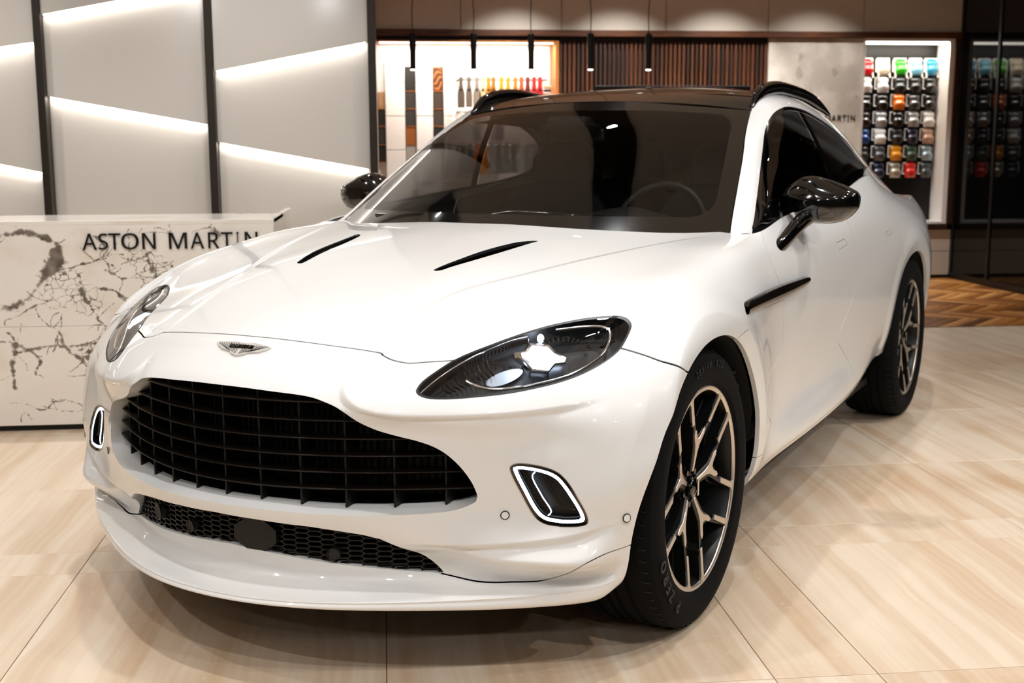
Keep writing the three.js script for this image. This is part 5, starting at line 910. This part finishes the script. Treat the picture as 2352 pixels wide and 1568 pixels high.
  mesh('cabin_lining', toGeo(patch(20, 20, (u, v) => { const s = u * 2 - 1, z = lerp(-1.4, -2.6, v); return [s * .58, lerp(1.49, 1.4, v * v) - .05 * s * s, z]; })), M.leather, car);
  mesh('tailgate_lining', box(-.7, .7, .36, 1.1, -3.5, -3.46), M.black, car);
}
// ---- door mirrors
{
  const O = [[.851, 1.167], [.869, 1.193], [.899, 1.219], [.927, 1.23], [.958, 1.232], [.996, 1.223], [1.034, 1.21], [1.088, 1.187], [1.106, 1.17], [1.11, 1.151], [1.105, 1.121], [1.084, 1.095], [1.055, 1.078], [.994, 1.067], [.956, 1.071], [.929, 1.078], [.901, 1.089], [.887, 1.117], [.871, 1.144]];
  const S = polySdf(spline(O, 4, true)), cx = .985, cy = 1.15, n = 90, V = [], Q = [], L = spline(O, 5, true), m = L.length;
  for (let j = 0; j <= 14; j++) for (let i = 0; i < m; i++) { const t = j / 14, r = Math.sin(t * Math.PI / 2); const x = cx + (L[i][0] - cx) * r, y = cy + (L[i][1] - cy) * r; V.push([x, y, -1.15 + .075 * Math.cos(t * Math.PI / 2) ** .8 * (1 + (y - cy) * -1.5) + (cx - x) * .12]); }
  for (let j = 0; j <= 4; j++) for (let i = 0; i < m; i++) { const t = j / 4, r = 1 - .06 * t * t; V.push([cx + (L[i][0] - cx) * r, cy + (L[i][1] - cy) * r, -1.15 - .05 * t + (cx - L[i][0]) * .12]); }
  for (let j = 0; j < 19; j++) for (let i = 0; i < m; i++) { const a = j * m + i, b = j * m + (i + 1) % m; Q.push([a, a + m, b + m, b]); }
  const shell = both('door_mirror', triMesh(V, Q), M.gloss); shell.forEach((o) => { o.userData.label = 'black door mirror'; });
  bothG('mirror_glass', toGeo((() => { const W = [[cx, cy, -1.185]], F = []; for (let i = 0; i < m; i++) { W.push([cx + (L[i][0] - cx) * .95, cy + (L[i][1] - cy) * .95, -1.185 + (cx - L[i][0]) * .12]); F.push([0, 1 + (i + 1) % m, 1 + i]); } return triMesh(W, F); })()), M.chrome, shell);
  const path = spline([[.905, .985, -.86], [.915, 1.01, -.905], [.925, 1.045, -.985], [.935, 1.075, -1.06], [.955, 1.1, -1.12]], 5);
  const arm = sweep(path, (t) => [.75, -.5, -.35], (t) => [.3, .55, .75], [(t) => { const w = lerp(.024, .032, t * t), h = lerp(.042, .034, t); return Array.from({ length: 14 }, (_, k) => { const a = k / 14 * 2 * Math.PI; return [Math.cos(a) * w, Math.sin(a) * h]; }); }]);
  bothG('mirror_arm', toGeo(arm), M.gloss, shell);
  bothG('mirror_seam', tube(L.filter((_, i) => i % 4 === 0).map(([x, y]) => [cx + (x - cx) * 1.0, cy + (y - cy) * 1.0, -1.147 + (cx - x) * .12]), .0015, 5, true, 2), M.black, shell);
}
// ---------------------------------------------------------------- things on the back wall
{ // leather boards leaning in columns in the white niche, between white glossy columns
  const Z = BACK - .40, cols = [[-.125, -.056], [.145, .248], [.424, .522]];
  const whites = [[-.05, .14], [.254, .418], [.528, .64]];
  for (const [i, [a, b]] of whites.entries()) { const t = thing('white_column', ['broad white glossy column between the first and second rows of sample boards', 'white glossy column between the second and third rows of sample boards', 'narrow white glossy column right of the third row of sample boards'][i], 'column', 'white columns in the lit niche', [(a + b) / 2, 0, Z]); const ys = [0, .99, 1.322, 1.654, 1.977, 2.2]; for (let k = 0; k + 1 < ys.length; k++) mesh('column_panel', box(-(b - a) / 2, (b - a) / 2, ys[k] + .003, ys[k + 1] - .003, -.015, .035, .004), M.whiteGloss, t); }
  const bm = { black: std(0x16130f, .6), grey: std(0x2e2a26, .7), brown: std(0x3a2c20, .7), tan: std(0xc49a70, .6, 0, { map: texWood }), amber: std(0x8a4f14, .6), pale: std(0x9c968e, .7), wave: std(0xffffff, .35, 0, { map: texWave }) };
  const rows = [[0, 1.722, 1.89, 'tan', 'tan wood sample board at the top of the leftmost column'], [0, 1.552, 1.716, 'black', 'black sample board, second in the leftmost column'], [0, 1.372, 1.545, 'grey', 'dark grey sample board, third in the leftmost column'], [0, 1.2, 1.366, 'black', 'black sample board, fourth in the leftmost column'],
    [1, 1.895, 2.137, 'black', 'tall black sample board at the top of the middle column'], [1, 1.722, 1.888, 'grey', 'dark grey sample board, second in the middle column'], [1, 1.552, 1.716, 'grey', 'charcoal sample board, third in the middle column above the amber one'], [1, 1.372, 1.545, 'amber', 'amber brown sample board in the middle column'], [1, 1.2, 1.366, 'pale', 'pale grey sample board at the bottom of the middle column'],
    [2, 1.895, 2.137, 'wave', 'wavy grained wood sample board at the top of the third column'], [2, 1.722, 1.888, 'brown', 'dark brown sample board under the wavy wood one'], [2, 1.552, 1.716, 'brown', 'dark brown sample board, third in the third column'], [2, 1.372, 1.545, 'black', 'black sample board, lowest in the third column']];
  for (const [c, y0, y1, k, label] of rows) { const [a, b] = cols[c], t = thing('sample_board', label, 'sample board', 'material sample boards in the niche', [(a + b) / 2, y0, Z]); const g = box(-(b - a) / 2, (b - a) / 2, .006, y1 - y0, -.01, .012, .004); if (k === 'wave') { const uv = g.attributes.uv, p = g.attributes.position; for (let i = 0; i < uv.count; i++) uv.setXY(i, (p.getX(i) + .05) / .1, p.getY(i) / .242); } mesh('board', g, bm[k], t); mesh('ledge', box(-(b - a) / 2 - .002, (b - a) / 2 + .002, 0, .006, -.012, .02), M.warmWood, t); }
}
{ // hanging leather straps on three rails
  const Z = BACK - .17, shape = (w, h) => { const L = spline([[.016, .025], [.02, 0], [.017, -.035], [.022, -.075], [w, -.13], [w * 1.05, -h * .6], [w, -h]], 6), P = [...L, ...L.slice().reverse().map(([x, y]) => [-x, y])]; const s = new THREE.Shape(P.map((q) => new THREE.Vector2(...q))); const g = new THREE.ExtrudeGeometry(s, { depth: .006, bevelEnabled: true, bevelSize: .0015, bevelThickness: .0015, bevelSegments: 1, curveSegments: 10 }); g.translate(0, 0, .004); const lp = new THREE.TorusGeometry(.016, .006, 6, 12); lp.scale(1, 1, 2); lp.rotateY(Math.PI / 2); return g; };
  const geos = [shape(.034, .27), shape(.03, .265), shape(.037, .275)];
  const button = new THREE.CylinderGeometry(.012, .012, .004, 14); button.rotateX(Math.PI / 2); button.translate(0, -.098, .0125);
  const rails = [[2.0, .64, 1.54], [1.69, .64, 1.54], [1.36, .64, 1.54]];
  for (const [i, [y, a, b]] of rails.entries()) { const t = thing('strap_rail', ['upper steel rail holding the coloured leather straps', 'middle steel rail holding pale leather straps', 'lower steel rail seen through the windscreen'][i], 'rail', 'steel strap rails', [(a + b) / 2, y, Z]); const g = new THREE.CylinderGeometry(.012, .012, b - a, 12); g.rotateZ(Math.PI / 2); mesh('bar', g, M.steel, t); for (const s of [-1, 1]) { const q = new THREE.CylinderGeometry(.008, .008, .25, 8); q.rotateX(Math.PI / 2); q.translate(s * (b - a - .05) / 2, 0, -.125); mesh('bracket', q, M.steel, t); } }
  const names = { 0x5a4d40: 'taupe', 0x6b5f52: 'warm grey', 0x8a7c6c: 'light taupe', 0xd8b98e: 'cream', 0xc77f12: 'amber', 0x9a5f14: 'brown amber', 0xd08a18: 'golden', 0xcf8414: 'ochre', 0xa86a12: 'dark ochre', 0xb8481a: 'rust', 0x6a1512: 'maroon', 0xb80c10: 'red', 0xa30a10: 'deep red', 0xe4ded4: 'white', 0x77787a: 'grey', 0x66686a: 'slate grey', 0xd9680f: 'orange', 0xd98414: 'yellow orange', 0xa9a9a5: 'pale grey' };
  const X0 = [.688, .766, .844, .904, .959, 1.007, 1.085, 1.151, 1.224, 1.284, 1.345, 1.409, 1.466], C0 = [0x5a4d40, 0x6b5f52, 0x8a7c6c, 0xd8b98e, 0xc77f12, 0x9a5f14, 0xd08a18, 0xcf8414, 0xa86a12, 0xb8481a, 0x6a1512, 0xb80c10, 0xa30a10];
  const mats = new Map(), mat = (c) => { if (!mats.has(c)) mats.set(c, std(c, .6)); return mats.get(c); };
  const ord = ['first', 'second', 'third', 'fourth', 'fifth', 'sixth', 'seventh', 'eighth', 'ninth', 'tenth', 'eleventh', 'twelfth', 'last'];
  X0.forEach((x, i) => { const t = thing('leather_strap', names[C0[i]] + ' leather strap, ' + ord[i] + ' from the left on the upper rail', 'strap', 'leather straps on the upper rail', [x, 2.0, Z]); mesh('strap', geos[i % 3], mat(C0[i]), t); mesh('button', button, M.bronze, t); });
  const C1 = [0xe4ded4, 0xe4ded4, 0xa9a9a5, 0xe4ded4, 0xa9a9a5, 0x77787a], C2 = [0x77787a, 0x66686a, 0xd9680f, 0xd98414, 0xa9a9a5, 0x66686a, 0x77787a, 0x66686a, 0xa9a9a5, 0x77787a, 0x66686a];
  C1.forEach((c, i) => { const t = thing('leather_strap', names[c] + ' leather strap, ' + ord[i] + ' from the left on the middle rail', 'strap', 'leather straps on the middle rail', [.69 + i * .075, 1.69, Z]); mesh('strap', geos[i % 3], mat(c), t); });
  C2.forEach((c, i) => { const t = thing('leather_strap', names[c] + ' leather strap, ' + ord[i] + ' from the left on the lower rail', 'strap', 'leather straps on the lower rail', [.70 + i * .072, 1.36, Z]); mesh('strap', geos[i % 3], mat(c), t); });
  // small folded sample stack at the niche's right edge
  [[1.93, 0xc9a37a, 'tan'], [1.895, 0x2a2420, 'black'], [1.86, 0x8b7d6c, 'grey brown'], [1.825, 0x1c1815, 'dark brown']].forEach(([y, c, n]) => { const t = thing('folded_swatch', n + ' folded swatch clipped at the right edge of the niche', 'swatch', 'folded swatches', [1.545, y, BACK - .2]); mesh('swatch', box(-.035, .035, -.012, .014, -.04, .04, .01), mat(c), t); });
}
{ // dark screen on the slats
  const t = thing('wall_screen', 'dark flat screen mounted on the walnut slat wall', 'screen', null, [2.76, 1.05, BACK]);
  mesh('frame', box(-.78, .78, 0, .885, -.03, .045, .006), M.blackMetal, t); mesh('display', box(-.77, .77, .01, .875, .045, .047), M.screen, t);
}
{ // pendant lamps
  const P = [[.170, 1.953, 2.235], [.650, 1.953, 2.235], [1.109, 1.953, 2.215], [1.588, 1.957, 2.225], [2.061, 1.957, 2.225]], Z = -6;
  const body = new THREE.LatheGeometry([[.0, .0], [.021, .0], [.0225, .004], [.0225, .14], [.026, .175], [.026, .272], [.022, .28], [.004, .283], [.004, .3], [0, .3]].map(([r, y]) => new THREE.Vector2(Math.max(r, 1e-4), y)), 28);
  const where = ['in front of the white columns of the niche', 'over the left end of the strap rail', 'over the right part of the lit niche', 'before the left part of the walnut slats', 'rightmost of the row, before the walnut slats'];
  P.forEach(([x, y], i) => { const t = thing('pendant_lamp', 'slim black pendant lamp ' + where[i], 'lamp', 'pendant lamps in a row', [x, y, Z]); mesh('shade', body, M.blackMetal, t); const d = new THREE.CylinderGeometry(.02, .02, .01, 24); d.translate(0, -.002, 0); mesh('lit_disc', d, M.ledWhite, t);
    const w = [0, .006, -.007, .006, -.003]; mesh('cable', tube([[0, .295, 0], [.004 * (i % 2 ? 1 : -1), .42, 0], [-.006 * (i % 2 ? 1 : -1), .6, 0], [.003, .9, 0], [0, CEIL - y, 0]], .004, 6), M.blackMetal, t);
    const l = new THREE.SpotLight(0xffe6c4, 2.2, 0, .6, .7, 2); l.position.set(x, y - .012, Z); l.target.position.set(x, 0, Z); l.castShadow = true; scene.add(l); scene.add(l.target); });
}
{ // paint samples: small glossy car-shaped forms on white trays
  const xs = [4.819, 4.997, 5.176, 5.341, 5.507], y0 = 2.075, dy = .172, Z = BACK - .2;
  const V = [], Q = [], nu = 14, nv = 20; for (let j = 0; j <= nv; j++) { const t = j / nv, hgt = .022 + .016 * Math.exp(-(((t - .3) / .16) ** 2)) + .02 * Math.exp(-(((t - .68) / .17) ** 2)), e = Math.pow(Math.max(0, 1 - Math.abs(2 * t - 1) ** 4), .5), w = (.05 - .006 * Math.cos(t * 12.56)) * (.55 + .45 * e); for (let i = 0; i <= nu; i++) { const a = i / nu * Math.PI; V.push([-Math.cos(a) * w, .16 * (1 - t) - .02, Math.pow(Math.sin(a), .7) * hgt * (.25 + .75 * e)]); } }
  for (let j = 0; j < nv; j++) for (let i = 0; i < nu; i++) { const a = j * (nu + 1) + i; Q.push([a, a + nu + 1, a + nu + 2, a + 1]); }
  const form = toGeo(triMesh(V, Q)); form.scale(1.13, 1.06, 1.1); form.rotateX(-.25);
  const C = [['red', 'white', 'black', 'dark brown', 'blue', 'dark grey', 'navy blue'], ['cream', 'pearl white', 'black', 'silver', 'bright white', 'dark silver', 'navy blue'], ['green', 'gunmetal', 'orange', 'black', 'charcoal', 'amber', 'champagne'], ['light blue', 'graphite', 'dark grey', 'silver', 'purple black', 'dark green', 'red orange'], ['teal blue', 'black', 'jet black', 'white', 'rose beige', 'pale steel blue', 'slate grey']];
  const H = { red: 0xc8101a, white: 0xeeebe6, black: 0x0c0c0d, 'dark brown': 0x2a130d, blue: 0x0d4fae, 'dark grey': 0x3a3c3e, 'navy blue': 0x10183c, cream: 0xe9ddc2, 'pearl white': 0xe6e6e4, silver: 0xb9bbbd, 'bright white': 0xf4f3f0, 'dark silver': 0x5f6163, green: 0x2aa51c, gunmetal: 0x2f3335, orange: 0xf07a0a, charcoal: 0x1b1c1e, amber: 0xe8960e, champagne: 0xb8b0a0, 'light blue': 0x7ec3dc, graphite: 0x2a2b2e, 'purple black': 0x17122e, 'dark green': 0x2f4a34, 'red orange': 0xe0281a, 'teal blue': 0x1b87ab, 'jet black': 0x08080a, 'rose beige': 0xc39a80, 'pale steel blue': 0x9db3bd, 'slate grey': 0x3d4246 };
  const mats = new Map(), ordR = ['top', 'second', 'third', 'fourth', 'fifth', 'sixth', 'bottom'], ordC = ['leftmost', 'second', 'middle', 'fourth', 'rightmost'];
  for (let c = 0; c < 5; c++) for (let r = 0; r < 7; r++) {
    const n = C[c][r]; if (!mats.has(n)) mats.set(n, phy({ color: H[n], roughness: .35, clearcoat: 1, clearcoatRoughness: .03, metalness: /silver|gunmetal|graphite|champagne|steel/.test(n) ? .5 : 0 }));
    const t = thing('paint_sample', n + ' car-shaped paint sample, ' + ordR[r] + ' in the ' + ordC[c] + ' column of the display', 'paint sample', 'paint samples in the lit display', [xs[c] - r * .002, y0 - r * dy, Z]);
    mesh('form', form, mats.get(n), t); const b = box(-.058, .058, -.022, .14, -.012, -.002, .004); b.rotateX(-.25); mesh('backplate', b, mats.get(n), t);
    const tr = [box(-.084, -.074, .02, .125, -.03, -.016, .003), box(-.084, -.045, .01, .022, -.03, -.016, .003), box(-.084, -.05, .12, .132, -.03, -.016, .003)]; mesh('bracket', mergeGeometries(tr), M.whiteGloss, t);
    if (r === 0) mesh('frame', (() => { const g = mergeGeometries([box(-.066, .066, .142, .156, -.016, .004, .003), box(-.066, -.054, -.05, .15, -.016, .004, .003), box(.054, .066, -.05, .15, -.016, .004, .003)]); g.rotateX(-.25); return g; })(), M.whiteGloss, t);
  }
}
// ---------------------------------------------------------------- ceiling spotlights: black tracks with lit fittings
{
  const can = new THREE.LatheGeometry([[0, .13], [.045, .13], [.05, .12], [.05, 0], [.045, 0], [.04, .02], [0, .02]].map(([r, y]) => new THREE.Vector2(Math.max(r, 1e-4), y)), 24), disc = new THREE.CylinderGeometry(.039, .039, .006, 24); disc.translate(0, .014, 0);
  const spots = SPOTS, ORD = ['leftmost', 'second from the left', 'third from the left', 'fourth from the left', 'rightmost'], TRK = ['row nearest the back wall', 'row over the parquet', 'row behind the car', 'row above the car', 'row above the car nose', 'row in front of the car', 'row behind the viewer'];
  const spotName = (x, z) => { const zs = [...new Set(spots.map((q) => q[1]))], row = spots.filter((q) => q[1] === z).map((q) => q[0]).sort((a, b) => a - b), i = row.indexOf(x); return 'black cylinder ceiling spotlight, ' + (i === row.length - 1 ? ORD[4] : ORD[i]) + ' in the ' + TRK[zs.indexOf(z)]; };
  [[-2.4, 'left of the counter'], [-.75, 'over the counter end and the car nose'], [1.0, 'over the middle of the car'], [2.75, 'over the car tail'], [4.5, 'nearest the glass partition']].forEach(([x, l]) => { const t = thing('ceiling_trough', 'wide black lighting trough in the ceiling, ' + l, 'light trough', 'ceiling lighting troughs', [x, CEIL, 0]); mesh('trough', box(-.18, .18, -.05, 0, -6.4, 8), M.blackMetal, t); });
  for (const [x, z, I, ang, tx, tz, ty] of spots) {
    const t = thing('ceiling_spotlight', spotName(x, z), 'spotlight', 'ceiling spotlights', [x, CEIL - .18, z]); mesh('housing', can, M.blackMetal, t); mesh('lit_face', disc, M.lampFace, t);
    const l = new THREE.SpotLight(0xfefdfd, I, 0, ang, .55, 2); l.position.set(x, CEIL - .18, z); l.target.position.set(tx ?? x, ty ?? 0, tz ?? z); l.castShadow = true; l.shadow.radius = 2.2; l.shadow.mapSize.set(1024, 1024); scene.add(l); scene.add(l.target);
  }
}
renderer.render(scene, camera);
